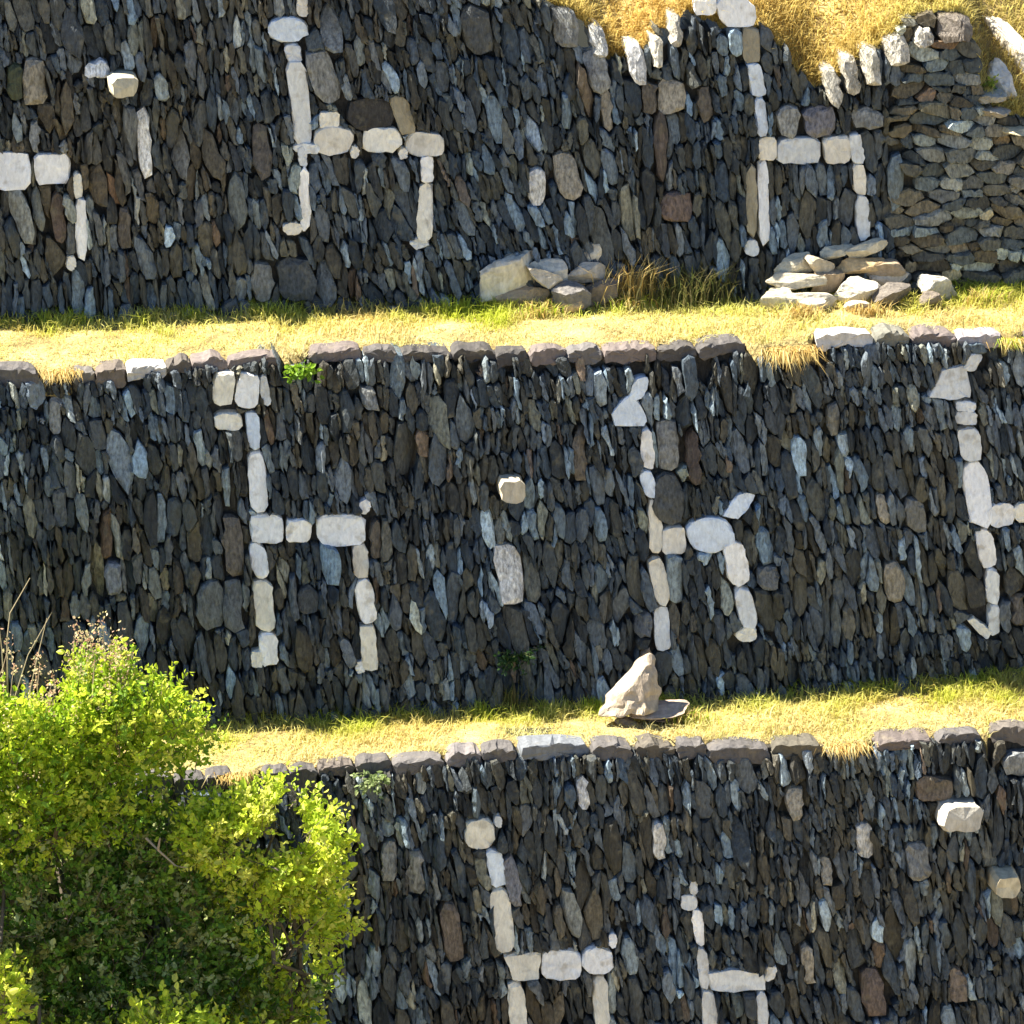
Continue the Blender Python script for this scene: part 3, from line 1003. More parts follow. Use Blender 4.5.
def terrace_grass(k, front, back, n, rng, greens):
    h_gap = lambda us: np.array([cover(k, x) == GAP for x in us])
    mb = MB()
    u = rng.uniform(u_l, u_r, n)
    t = rng.random(n) ** 0.85            # 0 front edge, 1 wall foot
    A = np.array([front(x) for x in u]); B = np.array([back(x) for x in u])
    base = A + (B - A) * t[:, None]
    base[:, 2] -= 0.01
    thin = N3(u * 2.5 + 5, t * 2.0) * 0.6 + N1(u * 7, t * 5) * 0.4
    keep = (rng.random(n) < 0.35 + 0.9 * thin) & ((t > 0.11 * N1(u * 5, 1 + t) - 0.02) | (rng.random(n) < 0.12) | (t < 0.12) & (h_gap(u)))
    foot = np.clip((t - 0.72) / 0.28, 0, 1)
    h = rng.lognormal(math.log(0.040), 0.45, n) * (0.35 + 1.3 * thin) * (1 + 1.3 * foot * (0.3 + 1.3 * N1(u * 5 + 3, 4 + t)))
    g = np.clip(greens(u, t) + 0.55 * foot * (N2(u * 1.6, t) > 0.35) + 0.5 * (N4(u * 3, t * 3) - 0.5) + rng.normal(0, 0.14, n), 0, 1)
    cu = rng.uniform(u_l, u_r, 46); ct = rng.uniform(0.5, 0.98, 46); cs = rng.uniform(0.05, 0.16, 46); cg = rng.uniform(0.2, 1.0, 46)
    dd = np.exp(-((u[:, None] - cu) / cs) ** 2 - ((t[:, None] - ct) / (cs * 1.1)) ** 2)
    ck = dd.max(1); ci = dd.argmax(1)
    h = np.minimum(h * (1 + 0.75 * ck), 0.15)
    g = np.clip(g + 0.7 * ck * cg[ci] + 0.35 * (N2(u * 2.7 + 9, t * 3 + 2) > 0.55) * rng.random(n), 0, 1)
    keep = keep | (rng.random(n) < ck * 0.8)
    gold = np.clip(N2(u * 1.1 + 40, t * 1.5) * 1.5 - 0.55 + rng.normal(0, 0.15, n), 0, 1)
    pale = np.clip(0.9 - t * 1.2 + rng.normal(0, 0.25, n), 0, 1)
    col = STRAW * (1 - pale[:, None]) + PALE * pale[:, None]
    col = col * (1 - 0.6 * gold[:, None]) + GOLD * 0.6 * gold[:, None]
    col = col * (1 - g[:, None]) + GREEN * g[:, None]
    col = col * rng.uniform(0.75, 1.15, (n, 1))
    k = keep
    m = int(k.sum())
    blades(mb, base[k], h[k], rng.uniform(0.004, 0.010, m), rng.uniform(0, 2 * math.pi, m), rng.uniform(0.2, 1.3, m), col[k], rng)
    return mb


rng = np.random.default_rng(5)
u1 = lambda px: uv('top', px, 310)[0]
gm = terrace_grass('mid', MID_EDGE, TOP_FOOT, 62000, rng,
                   lambda u, t: 0.55 * np.exp(-((u - u1(470)) / 0.35) ** 2) * (t > .4) + 0.6 * np.exp(-((u - u1(730)) / 0.5) ** 2) * t + 0.55 * (u > u1(930)) * t + 0.25 * (u < u1(330)) * t)
tag(build(gm, 'grass', MGRASS), 'short dry yellow grass on the upper terrace between the walls', 'grass', None, 'stuff')
gm = terrace_grass('low', LOW_EDGE, MID_FOOT, 62000, rng,
                   lambda u, t: 0.35 * t * (N1(u * 2, t + 3) > 0.5) + 0.12 * t)
tag(build(gm, 'grass', MGRASS), 'short dry yellow grass on the lower terrace behind the shrubs', 'grass', None, 'stuff')

mb = MB()
n = 70000
u = np.where(rng.random(n) < 0.7, rng.uniform(-0.2, u_r, n), rng.uniform(u_l, -0.2, n))
bk = rng.random(n) ** 1.6 * 2.6
base = np.array([hill_pt(a, b) for a, b in zip(u, bk)])
base[:, 2] -= 0.01
gg = N1(u * 1.5 + 2, bk * 2)
col = np.array((0.65, 0.46, 0.15))[None] * (1 - gg[:, None]) + STRAW[None] * gg[:, None]
gr = np.clip(0.5 * N3(u * 2.2, bk * 2 + 4) - 0.2 + rng.normal(0, 0.1, n), 0, 0.6)
col = col * (1 - gr[:, None]) + OLIVE * gr[:, None]
col = col * rng.uniform(0.7, 1.15, (n, 1))
tl = N2(u * 3, bk * 3)
hh = rng.lognormal(math.log(0.075), 0.4, n) * (0.5 + tl)
blades(mb, base, hh, rng.uniform(0.005, 0.011, n), rng.normal(-1.4, 1.3, n), rng.uniform(0.3, 1.5, n), col, rng)
tag(build(mb, 'grass', MGRASS), 'shaggy golden grass on the slope above the uppermost wall', 'grass', None, 'stuff')


def tuft(name, label, loc, n, h, spread, cols, rng, bend=(0.3, 1.2), az=None, wid=(0.005, 0.011), cat='grass tuft', group=None, down=0.0):
    mb = MB()
    base = np.array(loc)[None] + np.stack([rng.normal(0, spread, n), rng.normal(0, spread * 0.5, n), np.zeros(n) - 0.01], 1)
    ang = rng.uniform(0, 2 * math.pi, n) if az is None else rng.normal(az, 0.7, n)
    c = np.array(cols)[rng.integers(0, len(cols), n)] * rng.uniform(0.7, 1.2, (n, 1))
    hh = np.minimum(rng.lognormal(math.log(h), 0.35, n), h * 1.5)
    blades(mb, base, hh, rng.uniform(*wid, n), ang, rng.uniform(*bend, n), c, rng)
    if down:
        v = mb.v[-1].reshape(n, 5, 3)
        for j, f in ((2, 0.55), (3, 0.55), (4, 1.25)):
            v[:, j, 2] -= hh * down * f
            v[:, j, 1] -= hh * 0.45 * f
        mb.v[-1] = v.reshape(-1, 3)
    o = build_own(mb, name, MGRASS, loc)
    return tag(o, label, cat, group)


def tz(px, py, which):
    """a point on a terrace's turf seen at this pixel"""
    p = on_z(px, py, 0.0 if which == 'low' else HT)
    for _ in range(4):
        if which == 'low':
            a, b = LOW_EDGE(p.x), MID_FOOT(p.x)
        else:
            a, b = MID_EDGE(p.x), TOP_FOOT(p.x)
        t = min(1, max(0, (p.y - a[1]) / (b[1] - a[1])))
        p = on_z(px, py, float(a[2] + (b[2] - a[2]) * t))
    return p


DRY = [(0.60, 0.44, 0.15), (0.66, 0.55, 0.25), (0.45, 0.30, 0.10)]
LIT = [(0.42, 0.52, 0.05), (0.32, 0.45, 0.04), (0.54, 0.54, 0.10)]
SHG = [(0.10, 0.12, 0.035), (0.16, 0.15, 0.05), (0.22, 0.19, 0.08)]  # shaded copy of the greens, wall-foot shade put into the blade colour
tuft('grass_tuft', 'upright bright green grass tuft left of the flat rock heap', tz(463, 300, 'up'), 160, 0.19, 0.055, LIT, rng, (0.1, 0.6))
tuft('grass_tuft', 'bushy tan dry grass tuft behind the flat rock heap', tz(628, 304, 'up') + Vector((0, .03, 0)), 420, 0.30, 0.11, DRY, rng, (0.2, 0.9))
tuft('grass_tuft', 'long grass clump coloured dark olive for shade against the wall right of the flat rock heap', tz(690, 304, 'up') + Vector((0, .02, 0)), 520, 0.26, 0.17, SHG, rng, (0.2, 0.8))
tuft('grass_tuft', 'tan dry grass clump spilling over the gap in the coping', P('mid', *uv('mid', 790, 348), -0.05), 420, 0.16, 0.09, DRY, rng, (0.3, 1.2), -math.pi / 2, down=0.85)
tuft('grass_tuft', 'tan dry grass clump at the far left end of the coping', P('mid', *uv('mid', 61, 372), -0.05), 260, 0.11, 0.055, DRY, rng, (0.3, 1.0), -math.pi / 2, down=0.8)
tuft('grass_tuft', 'tan dry grass clump filling the coping gap near right of lower terrace', P('low', *uv('low', 846, 746), -0.05), 340, 0.11, 0.08, DRY, rng, (0.3, 1.1), -math.pi / 2, down=0.7)
tuft('grass_tuft', 'yellow green grass hanging over the coping beside the wedge-headed llama', P('mid', *uv('mid', 1014, 340), -0.05), 260, 0.12, 0.055, LIT + DRY, rng, (0.3, 1.0), -math.pi / 2, down=0.8)
tuft('grass_tuft', 'grass tuft coloured dark for shade at the foot of the mid wall', P('mid', *uv('mid', 512, 712), 0.06), 130, 0.2, 0.05, SHG, rng, (0.1, 0.7))
tuft('grass_tuft', 'straw tuft drooping over the low coping beside the shrub', P('low', *uv('low', 236, 776), -0.03), 240, 0.10, 0.06, DRY, rng, (0.3, 1.0), -math.pi / 2, down=0.7)


# ------------------------------------------------------------------ leafy plants
def leaves(mb, pos, d, size, col, rng):
    """folded rhombic leaves at pos (n,3) pointing along d (n,3)"""
    n = len(pos)
    d = d / np.linalg.norm(d, axis=1)[:, None]
    r = rng.normal(0, 1, (n, 3))
    s = np.cross(d, r)
    s /= np.linalg.norm(s, axis=1)[:, None] + 1e-9
    nn = np.cross(d, s)
    L = size[:, None]
    wd = L * rng.uniform(0.24, 0.36, (n, 1))
    V = np.zeros((n, 6, 3))
    V[:, 0] = pos
    V[:, 1] = pos + d * L * 0.38 + s * wd + nn * wd * 0.4
    V[:, 2] = pos + d * L * 0.75 + s * wd * 0.7 + nn * wd * 0.25
    V[:, 3] = pos + d * L
    V[:, 4] = pos + d * L * 0.75 - s * wd * 0.7 + nn * wd * 0.25
    V[:, 5] = pos + d * L * 0.38 - s * wd + nn * wd * 0.4
    i0 = np.arange(n) * 6 + mb.n
    mb.v.append(V.reshape(-1, 3))
    mb.f.extend(np.stack([i0, i0 + 1, i0 + 2, i0 + 3], 1).tolist())
    mb.f.extend(np.stack([i0, i0 + 3, i0 + 4, i0 + 5], 1).tolist())
    mb.c.append(np.repeat(col, 6, 0)); mb.n += n * 6


def tube(mb, pts, r0, r1, col, n=6):
    pts = [Vector(p) for p in pts]
    V = []
    for i, p in enumerate(pts):
        d = (pts[min(i + 1, len(pts) - 1)] - pts[max(i - 1, 0)]).normalized()
        a = d.orthogonal().normalized(); b = d.cross(a)
        r = r0 + (r1 - r0) * i / (len(pts) - 1)
        for j in range(n):
            t = 2 * math.pi * j / n
            V.append(p + a * math.cos(t) * r + b * math.sin(t) * r)
    F = []
    for i in range(len(pts) - 1):
        for j in range(n):
            F.append((i * n + j, i * n + (j + 1) % n, (i + 1) * n + (j + 1) % n, (i + 1) * n + j))
    F.append(tuple(range((len(pts) - 1) * n, len(pts) * n)))
    F.append(tuple(reversed(range(n))))
    mb.put([tuple(v) for v in V], F, col)


def crooked(a, b, rng, k=6, j=0.08):
    a, b = Vector(a), Vector(b)
    L = (b - a).length
    return [a + (b - a) * (i / k) + Vector(rng.normal(0, j * L * (0 < i < k), 3)) + Vector((0, 0, 0.10 * L * math.sin(math.pi * i / k))) for i in range(k + 1)]


def shrub(name, label, base, lobes, rng, per, leaf, cols, dry=None, group=None):
    """lobes: (centre, radii, density, tone)"""
    root = thing(name, label, 'shrub', base, group)
    tw, lf = MB(), MB()
    dr = MB()
    for c, rad, dens, tone in lobes:
        c = np.array(c); rad = np.array(rad)
        limb = crooked(base + Vector(rng.normal(0, 0.08, 3) * (1, 1, 0)), c - np.array((0, 0, rad[2] * 0.4)), rng)
        tube(tw, limb, 0.022, 0.009, (0.13, 0.10, 0.07))
        ns = int(per * dens * (rad[0] * rad[1] + rad[0] * rad[2] + rad[1] * rad[2]))
        # sprigs start inside the lobe and reach outwards, more of them near its skin; holes where the noise is low
        d = rng.normal(0, 1, (ns, 3)); d /= np.linalg.norm(d, axis=1)[:, None]
        rr = rng.random(ns) ** 0.38
        st = c + d * rad * rr[:, None]
        hole = N3(st[:, 0] * 3.3 + 11, st[:, 2] * 3.3 + st[:, 1] * 1.7)
        st = st[hole > 0.25]; d = d[hole > 0.25]; rr = rr[hole > 0.25]
        ns = len(st)
        sd = d * 0.7 + np.array((0, 0, 0.75)) + rng.normal(0, 0.35, (ns, 3))
        sd /= np.linalg.norm(sd, axis=1)[:, None]
        sl_ = rng.uniform(0.08, 0.24, ns)
        for i in range(ns):
            if rng.random() < 0.22:
                a = st[i]; b_ = st[i] + sd[i] * sl_[i]
                tube(tw, [a - sd[i] * 0.1, (a + b_) / 2 + rng.normal(0, 0.008, 3), b_], 0.004, 0.0015, (0.20, 0.15, 0.10), 3)
        nl = 13
        base_col = np.array(cols)[np.clip((rng.random(ns) * len(cols)).astype(int), 0, len(cols) - 1)] * (np.array(tone) if np.ndim(tone) else tone)
        t = np.tile(np.linspace(0.05, 1, nl), ns)
        pos = np.repeat(st, nl, 0) + np.repeat(sd * sl_[:, None], nl, 0) * t[:, None] + rng.normal(0, 0.010, (ns * nl, 3))
        ld = np.repeat(sd, nl, 0) * 0.5 + rng.normal(0, 0.75, (ns * nl, 3))
        c_ = np.repeat(base_col, nl, 0) * rng.uniform(0.75, 1.25, (ns * nl, 1))
        leaves(lf, pos, ld, rng.lognormal(math.log(leaf), 0.28, ns * nl), c_, rng)
        if dry and dry(c):
            k = max(40, ns // 5)
            ii = rng.integers(0, ns, k)
            for i in ii:
                if d[i][2] < 0.1:
                    continue
                a = c + d[i] * rad * 0.85
                b_ = a + np.array((rng.normal(0, .05), rng.normal(0, .05), rng.uniform(.08, .32)))
                tube(tw, [a, (a + b_) / 2 + rng.normal(0, .01, 3), b_], 0.003, 0.0015, (0.33, 0.25, 0.15), 3)
                m = 22
                pp = b_[None] + rng.normal(0, 1, (m, 3)) * np.array((0.022, 0.022, 0.05))
                cc = np.array([(0.60, 0.36, 0.24), (0.70, 0.54, 0.34), (0.58, 0.52, 0.26)])[rng.integers(0, 3, m)] * rng.uniform(0.7, 1.2, (m, 1))
                leaves(dr, pp, rng.normal(0, 1, (m, 3)) + np.array((0, 0, .6)), rng.uniform(0.014, 0.03, m), cc, rng)
    build(tw, 'branches', MBARK, root)
    build(lf, 'foliage', MLEAF, root)
    if dr.n:
        build(dr, 'seed_heads', MLEAF, root)
    return root


def lob(px, py, y, rx, rz, ry, dens=1.0, tone=1.0):
    """lobe by pixel, rx / rz in px"""
    p = on_y(px, py, y)
    return (tuple(p), (rx / PXM, ry, rz / PXM), dens, tone)


Y0 = ORG['low'].y
LC = [(0.46, 0.58, 0.04), (0.34, 0.50, 0.03), (0.60, 0.64, 0.09), (0.20, 0.34, 0.03), (0.50, 0.62, 0.04)]
LB = [(0.60, 0.68, 0.06), (0.50, 0.63, 0.05), (0.70, 0.72, 0.14), (0.38, 0.50, 0.04)]
LSHADE = [(0.17, 0.31, 0.04), (0.22, 0.34, 0.05), (0.27, 0.28, 0.09), (0.11, 0.23, 0.03), (0.44, 0.50, 0.22)]  # dark olive leaves; shade beneath the bright crowns is put into their colour
rng = np.random.default_rng(77)
YS = Y0 - 0.85
YR = Y0 - 0.62
base = Vector((on_y(40, 900, Y0 - 1.1).x, Y0 - 0.45, zb))
shrub('leafy_shrub', 'tall leafy shrub with dry pinkish seed heads on its crown at the left edge', base, [
    lob(60, 715, YS, 70, 44, 0.36, 1.2), lob(-20, 730, YS - 0.1, 80, 56, 0.42, 1.2), lob(125, 725, YS + 0.05, 62, 44, 0.32, 1.2), lob(176, 738, YS + 0.3, 34, 36, 0.22),
    lob(95, 690, YS + 0.15, 40, 36, 0.25, 0.9), lob(95, 795, YS, 56, 50, 0.34, 1.1),
    lob(20, 800, YS - 0.1, 80, 64, 0.45, 1.1), lob(-110, 800, YS - 0.1, 110, 110, 0.6, 0.8)],
    rng, 820, 0.036, LC, dry=lambda c: c[2] > on_y(0, 728, YS).z)
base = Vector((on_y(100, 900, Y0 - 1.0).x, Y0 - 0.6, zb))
shrub('leafy_shrub', 'shrub with shade painted into its dark olive leaves, between and beneath the two bright ones', base, [  # separate shrub added where the bush lies in its own shade
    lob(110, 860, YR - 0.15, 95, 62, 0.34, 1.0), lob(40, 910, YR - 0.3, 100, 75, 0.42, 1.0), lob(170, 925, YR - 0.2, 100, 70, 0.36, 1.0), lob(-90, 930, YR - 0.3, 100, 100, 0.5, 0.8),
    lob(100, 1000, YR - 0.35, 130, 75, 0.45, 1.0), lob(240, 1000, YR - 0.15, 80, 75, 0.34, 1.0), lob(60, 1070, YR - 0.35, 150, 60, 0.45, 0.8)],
    rng, 800, 0.038, LSHADE)
base = Vector((on_y(260, 900, Y0 - 0.8).x, Y0 - 0.4, zb))
shrub('leafy_shrub', 'rounded yellow green shrub against the foot of the lowest wall', base, [
    lob(276, 818, YS - 0.16, 40, 26, 0.24, 1.2), lob(258, 848, YS - 0.20, 70, 42, 0.34, 1.3), lob(215, 838, YS - 0.22, 34, 30, 0.22, 1.2), lob(310, 862, YS - 0.12, 34, 46, 0.24, 1.1), lob(280, 908, YS - 0.1, 56, 40, 0.30, 1.0),
    lob(314, 915, YS + 0.05, 26, 42, 0.22, 1.1), lob(280, 960, YS + 0.1, 46, 46, 0.28, 1.1), lob(270, 1010, YS + 0.2, 44, 46, 0.26, 1.0)],
    rng, 760, 0.039, LB)
base = Vector((on_y(120, 1060, Y0 - 1.9).x, Y0 - 1.75, zb - 0.1))
shrub('leafy_shrub', 'low sprawling sunlit shrub along the bottom edge in front of the taller ones', base, [
    lob(170, 1030, Y0 - 1.65, 38, 22, 0.22), lob(0, 1000, Y0 - 1.7, 18, 36, 0.2), lob(80, 1075, Y0 - 1.7, 90, 30, 0.3), lob(240, 1070, Y0 - 1.6, 50, 30, 0.25)],
    rng, 760, 0.042, LB)


def sprout(label, loc, n, r, leaf, cols, rng, drop=0.0, name='small_plant', group=None):
    root = thing(name, label, 'plant', loc, group)
    tw, lf = MB(), MB()
    for i in range(n):
        a = rng.uniform(0, 2 * math.pi)
        d = np.array((math.cos(a) * 0.8, -abs(math.sin(a)) * 0.7 - 0.15, rng.uniform(0.0, 1.0) - drop))
        L = r * rng.uniform(0.5, 1.1)
        p0 = np.array(loc); p1 = p0 + d * L * 0.5 + np.array((0, 0, 0.1 * L)); p2 = p0 + d * L
        tube(tw, [p0, p1, p2], 0.004, 0.0015, (0.16, 0.20, 0.06), 4)
        m = 14
        t = np.linspace(0.25, 1, m)[:, None]
        pos = p0 + (p2 - p0) * t + rng.normal(0, 0.012, (m, 3))
        cc = np.array(cols)[rng.integers(0, len(cols), m)] * rng.uniform(0.8, 1.2, (m, 1))
        leaves(lf, pos, d[None] + rng.normal(0, 0.7, (m, 3)), rng.uniform(0.7, 1.3, m) * leaf, cc, rng)
    build(tw, 'stem', MBARK, root)
    build(lf, 'foliage', MLEAF, root)
    return root


sprout('bright green weed sprouting from the coping above the mid wall', P('mid', *uv('mid', 298, 366), 0.06), 14, 0.17, 0.042, [(0.16, 0.30, 0.02), (0.22, 0.36, 0.03)], rng, 0.45)
sprout('pale green weed dangling over the low coping right of the shrub', P('low', *uv('low', 372, 772), 0.06), 8, 0.16, 0.04, [(0.24, 0.32, 0.12), (0.3, 0.36, 0.16)], rng, 0.75)
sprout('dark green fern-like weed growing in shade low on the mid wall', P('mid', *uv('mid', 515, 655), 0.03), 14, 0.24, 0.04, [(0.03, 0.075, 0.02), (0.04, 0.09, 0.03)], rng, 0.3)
sprout('tiny green weed in the slope beside the broken wall end', hill_pt(uv('top', 988, 60)[0], 0.1), 8, 0.12, 0.035, [(0.25, 0.33, 0.04)], rng, 0.1)

# bare stalks
def stalks(label, pts, loc, r=0.006, col=(0.36, 0.30, 0.18), name='dead_twig', cat='twig'):
    mb = MB()
    for pl_ in pts:
        tube(mb, pl_, r, r * 0.45, col, 5)
    return tag(build_own(mb, name, MBARK, loc), label, cat)


q = lambda x, y, yy: on_y(x, y, yy)
stalks('bare forked stalk standing above the shrub at the left edge',
       [[q(8, 700, YS), q(7, 640, YS), q(10, 613, YS + .03), q(30, 578, YS + .05)], [q(4, 690, YS), q(2, 650, YS), q(-4, 600, YS)]], q(8, 700, YS))
stalks('pair of pale dry stalks leaning right above the shrub crown',
       [[q(14, 700, YS), q(28, 655, YS), q(52, 612, YS)], [q(28, 700, YS), q(38, 655, YS), q(47, 618, YS + .03)]], q(14, 700, YS), 0.005)
stalks('bleached dead branch poking out between the two taller shrubs',
       [[q(146, 838, YS - .25), q(158, 850, YS - .32), q(176, 866, YS - .36), q(188, 868, YS - .4)], [q(158, 850, YS - .32), q(160, 838, YS - .35)]], q(146, 838, YS - .25), 0.010, (0.40, 0.33, 0.24))
p0 = tz(228, 724, 'low'); p1 = tz(258, 716, 'low')
stalks('pale stick lying on the lower terrace close to the shrub', [[p0 + Vector((0, 0, .02)), (p0 + p1) / 2 + Vector((0, 0, .035)), p1 + Vector((0, 0, .045))]], p0, 0.014, (0.45, 0.38, 0.27), 'stick', 'stick')


# ------------------------------------------------------------------ loose rocks
def rock(label, loc, size, rot, tint, seed, cuts=17, group=None, name='rock', sub=4):
    rg = np.random.default_rng(seed)
    bm = bmesh.new()
    bmesh.ops.create_icosphere(bm, subdivisions=sub, radius=1)
    v = np.array([x.co[:] for x in bm.verts])
    for i in range(cuts):
        nrm = rg.normal(0, 1, 3)
        if i < 2:
            nrm = np.array((0, 0, 1 if i == 0 else -1)) + rg.normal(0, 0.12, 3)
        nrm /= np.linalg.norm(nrm)
        dd = rg.uniform(0.42, 0.78)
        s = v @ nrm - dd
        v -= np.clip(s, 0, None)[:, None] * nrm
    o3 = rg.uniform(0, 40, 3)
    v = v * (1 + 0.16 * (N1(v[:, 0] * 2.2 + v[:, 2] * 1.3 + o3[0], v[:, 1] * 2.2 + v[:, 2] * 1.7 + o3[1]) - 0.5)[:, None] + 0.10 * (N2(v[:, 0] * 5 + v[:, 2] * 3 + o3[2], v[:, 1] * 5 - v[:, 2] * 4 + o3[0]) - 0.5)[:, None])
    v += rg.normal(0, 0.010, v.shape)
    v = v * (np.array(size) / 2) / np.abs(v).max(0)
    M = np.array(Matrix.Rotation(rot[2], 3, 'Z') @ Matrix.Rotation(rot[1], 3, 'Y') @ Matrix.Rotation(rot[0], 3, 'X'))
    v = v @ M.T
    v[:, 2] -= v[:, 2].min()
    F = [[x.index for x in f.verts] for f in bm.faces]
    bm.free()
    mb = MB()
    c = np.tile(np.array(tint), (len(v), 1)) * rg.uniform(0.9, 1.1, (len(v), 1))
    mb.put(v + np.array(loc), F, c)
    o = build_own(mb, name, MROCK, loc)
    return tag(o, label, 'rock', group)


def rpx(label, x0, y0, x1, y1, depth, tint, seed, zadd=0.0, roty=0.0, which='up', ground=None, group=None):
    """rock filling this pixel box; stands on the turf or raised by zadd"""
    g = tz((x0 + x1) / 2, (ground if ground else y1), which)
    dz = ((ground - y1) / PXM / math.cos(PITCH)) if ground else 0
    depth *= 0.7
    x0 -= 3; x1 += 3; y0 -= 3; y1 += 3
    w_ = (x1 - x0) / PXM; h_ = max(0.06, ((y1 - y0) / PXM - depth * 0.30) / 0.94)
    return rock(label, (g.x, g.y + depth * 0.25, g.z + dz + zadd - 0.015), (w_, depth, h_), (random.uniform(.12, .42), roty, random.uniform(-.15, .15)), tint, seed, group=group)


RT = (0.46, 0.41, 0.33); RW = (0.58, 0.53, 0.43); RB = (0.34, 0.26, 0.17); RO = (0.52, 0.37, 0.19)
g1 = 'rocks heaped on the upper terrace'
# left heap
rpx('brown wedge rock at the base of the left heap under the tilted slab', 498, 284, 550, 310, 0.26, RB, 301, group=g1)
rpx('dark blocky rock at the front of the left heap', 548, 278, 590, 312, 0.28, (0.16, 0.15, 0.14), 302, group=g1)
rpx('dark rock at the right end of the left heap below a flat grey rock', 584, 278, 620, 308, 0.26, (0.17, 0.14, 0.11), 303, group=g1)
rpx('large tilted white slab on the left end of the left heap', 476, 254, 546, 300, 0.30, RW, 304, ground=308, roty=-0.18, group=g1)
rpx('pale rounded rock on top middle of the left heap', 532, 253, 570, 281, 0.26, RW, 305, ground=306, group=g1)
rpx('long grey slab bridging the middle of the left heap', 526, 268, 568, 288, 0.24, RT, 306, ground=310, roty=0.3, group=g1)
rpx('flat grey rock on the right side of the left heap', 566, 256, 608, 282, 0.26, RT, 307, ground=304, roty=-0.1, group=g1)
rpx('small upright pale stone standing atop the left heap', 584, 238, 601, 262, 0.16, RW, 338, ground=300, group=g1)
rpx('small pinkish stone lying in grass right of the left heap', 640, 289, 664, 302, 0.14, (0.42, 0.35, 0.30), 309, group=g1)
# right heap
rpx('mottled cream rock at the lower left corner of the right heap', 762, 286, 800, 312, 0.26, (0.50, 0.45, 0.32), 311, group=g1)
rpx('cream slab low on the left side of the right heap', 786, 292, 836, 312, 0.26, (0.54, 0.49, 0.38), 331, roty=0.1, group=g1)
rpx('thin cream slab halfway up the left side of the right heap', 766, 272, 826, 290, 0.28, (0.50, 0.44, 0.32), 332, ground=306, roty=-0.08, group=g1)
rpx('pitted pale rock on the left shoulder of the right heap', 776, 254, 812, 278, 0.24, (0.50, 0.45, 0.33), 312, ground=302, roty=-0.2, group=g1)
rpx('sloping tan slab on the left shoulder of the right heap', 804, 252, 840, 276, 0.26, (0.44, 0.37, 0.26), 333, ground=302, roty=0.25, group=g1)
rpx('cream block in the middle of the right heap', 828, 272, 880, 306, 0.28, RW, 313, group=g1)
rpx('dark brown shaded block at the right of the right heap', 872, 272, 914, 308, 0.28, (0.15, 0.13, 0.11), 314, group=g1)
rpx('long orange tan slab lying across the right heap', 830, 254, 890, 274, 0.26, RO, 315, ground=300, group=g1)
rpx('thin tan slab on the right shoulder of the right heap', 868, 256, 906, 275, 0.22, RB, 316, ground=300, group=g1)
rpx('flat cream rock on the left top of the right heap', 818, 243, 856, 258, 0.22, (0.5, 0.45, 0.33), 317, ground=298, group=g1)
rpx('topmost angular cream rock of the right heap', 846, 237, 888, 257, 0.22, (0.52, 0.47, 0.35), 318, ground=298, group=g1)
rpx('pale sloping rock trailing off the right end of the right heap', 908, 272, 962, 302, 0.26, (0.48, 0.45, 0.37), 319, roty=0.25, group=g1)
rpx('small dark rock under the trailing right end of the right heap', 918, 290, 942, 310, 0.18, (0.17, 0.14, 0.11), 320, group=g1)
rpx('small grey stone sunk in grass before the left of the right heap', 800, 300, 826, 314, 0.16, RT, 321, group=g1)
rpx('brown rubble stone wedged in the middle of the right heap', 812, 262, 846, 292, 0.24, RB, 323, ground=302, group=g1)
rpx('grey rubble stone wedged behind the dark block of the right heap', 866, 264, 908, 290, 0.24, RT, 324, ground=300, group=g1)
rpx('small cream rubble stone at the foot of the right heap', 846, 298, 874, 314, 0.16, RW, 325, group=g1)
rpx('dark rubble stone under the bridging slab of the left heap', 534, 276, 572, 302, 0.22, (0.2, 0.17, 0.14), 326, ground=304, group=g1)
rpx('small tan rubble stone before the left heap', 566, 300, 586, 313, 0.14, RO, 327, group=g1)
rpx('angular tan rock standing behind the flat grey rock of the left heap', 590, 248, 622, 284, 0.22, RT, 341, ground=298, group=g1)
rpx('small jagged cream rock capping the middle of the left heap', 560, 246, 586, 264, 0.20, RW, 342, ground=300, group=g1)
rpx('thin pale splinter lying near the wall foot right of the right heap', 986, 283, 1014, 291, 0.08, RT, 322, group=g1)

for lab, px, py, n_, cols_ in (('dry yellow grass tuft in front of the left rock heap', 540, 316, 220, DRY + LIT), ('dry yellow grass tuft in front of the right rock heap', 800, 318, 220, DRY),
                               ('dry orange grass tuft beside the dark block of the right rock heap', 868, 316, 200, DRY), ('yellow green grass tuft right of the left rock heap', 628, 308, 240, LIT + DRY),
                               ('green and yellow grass tuft right of the pointed rock', 690, 722, 160, LIT + DRY), ('green grass tuft left of the pointed rock', 596, 712, 160, LIT),
                               ('tall yellow green grass tuft at the right end of the upper terrace', 985, 304, 240, LIT + DRY)):
    tuft('grass_tuft', lab, tz(px, py, 'low' if py > 500 else 'up'), n_, 0.10, 0.075, cols_, rng, (0.2, 1.0))

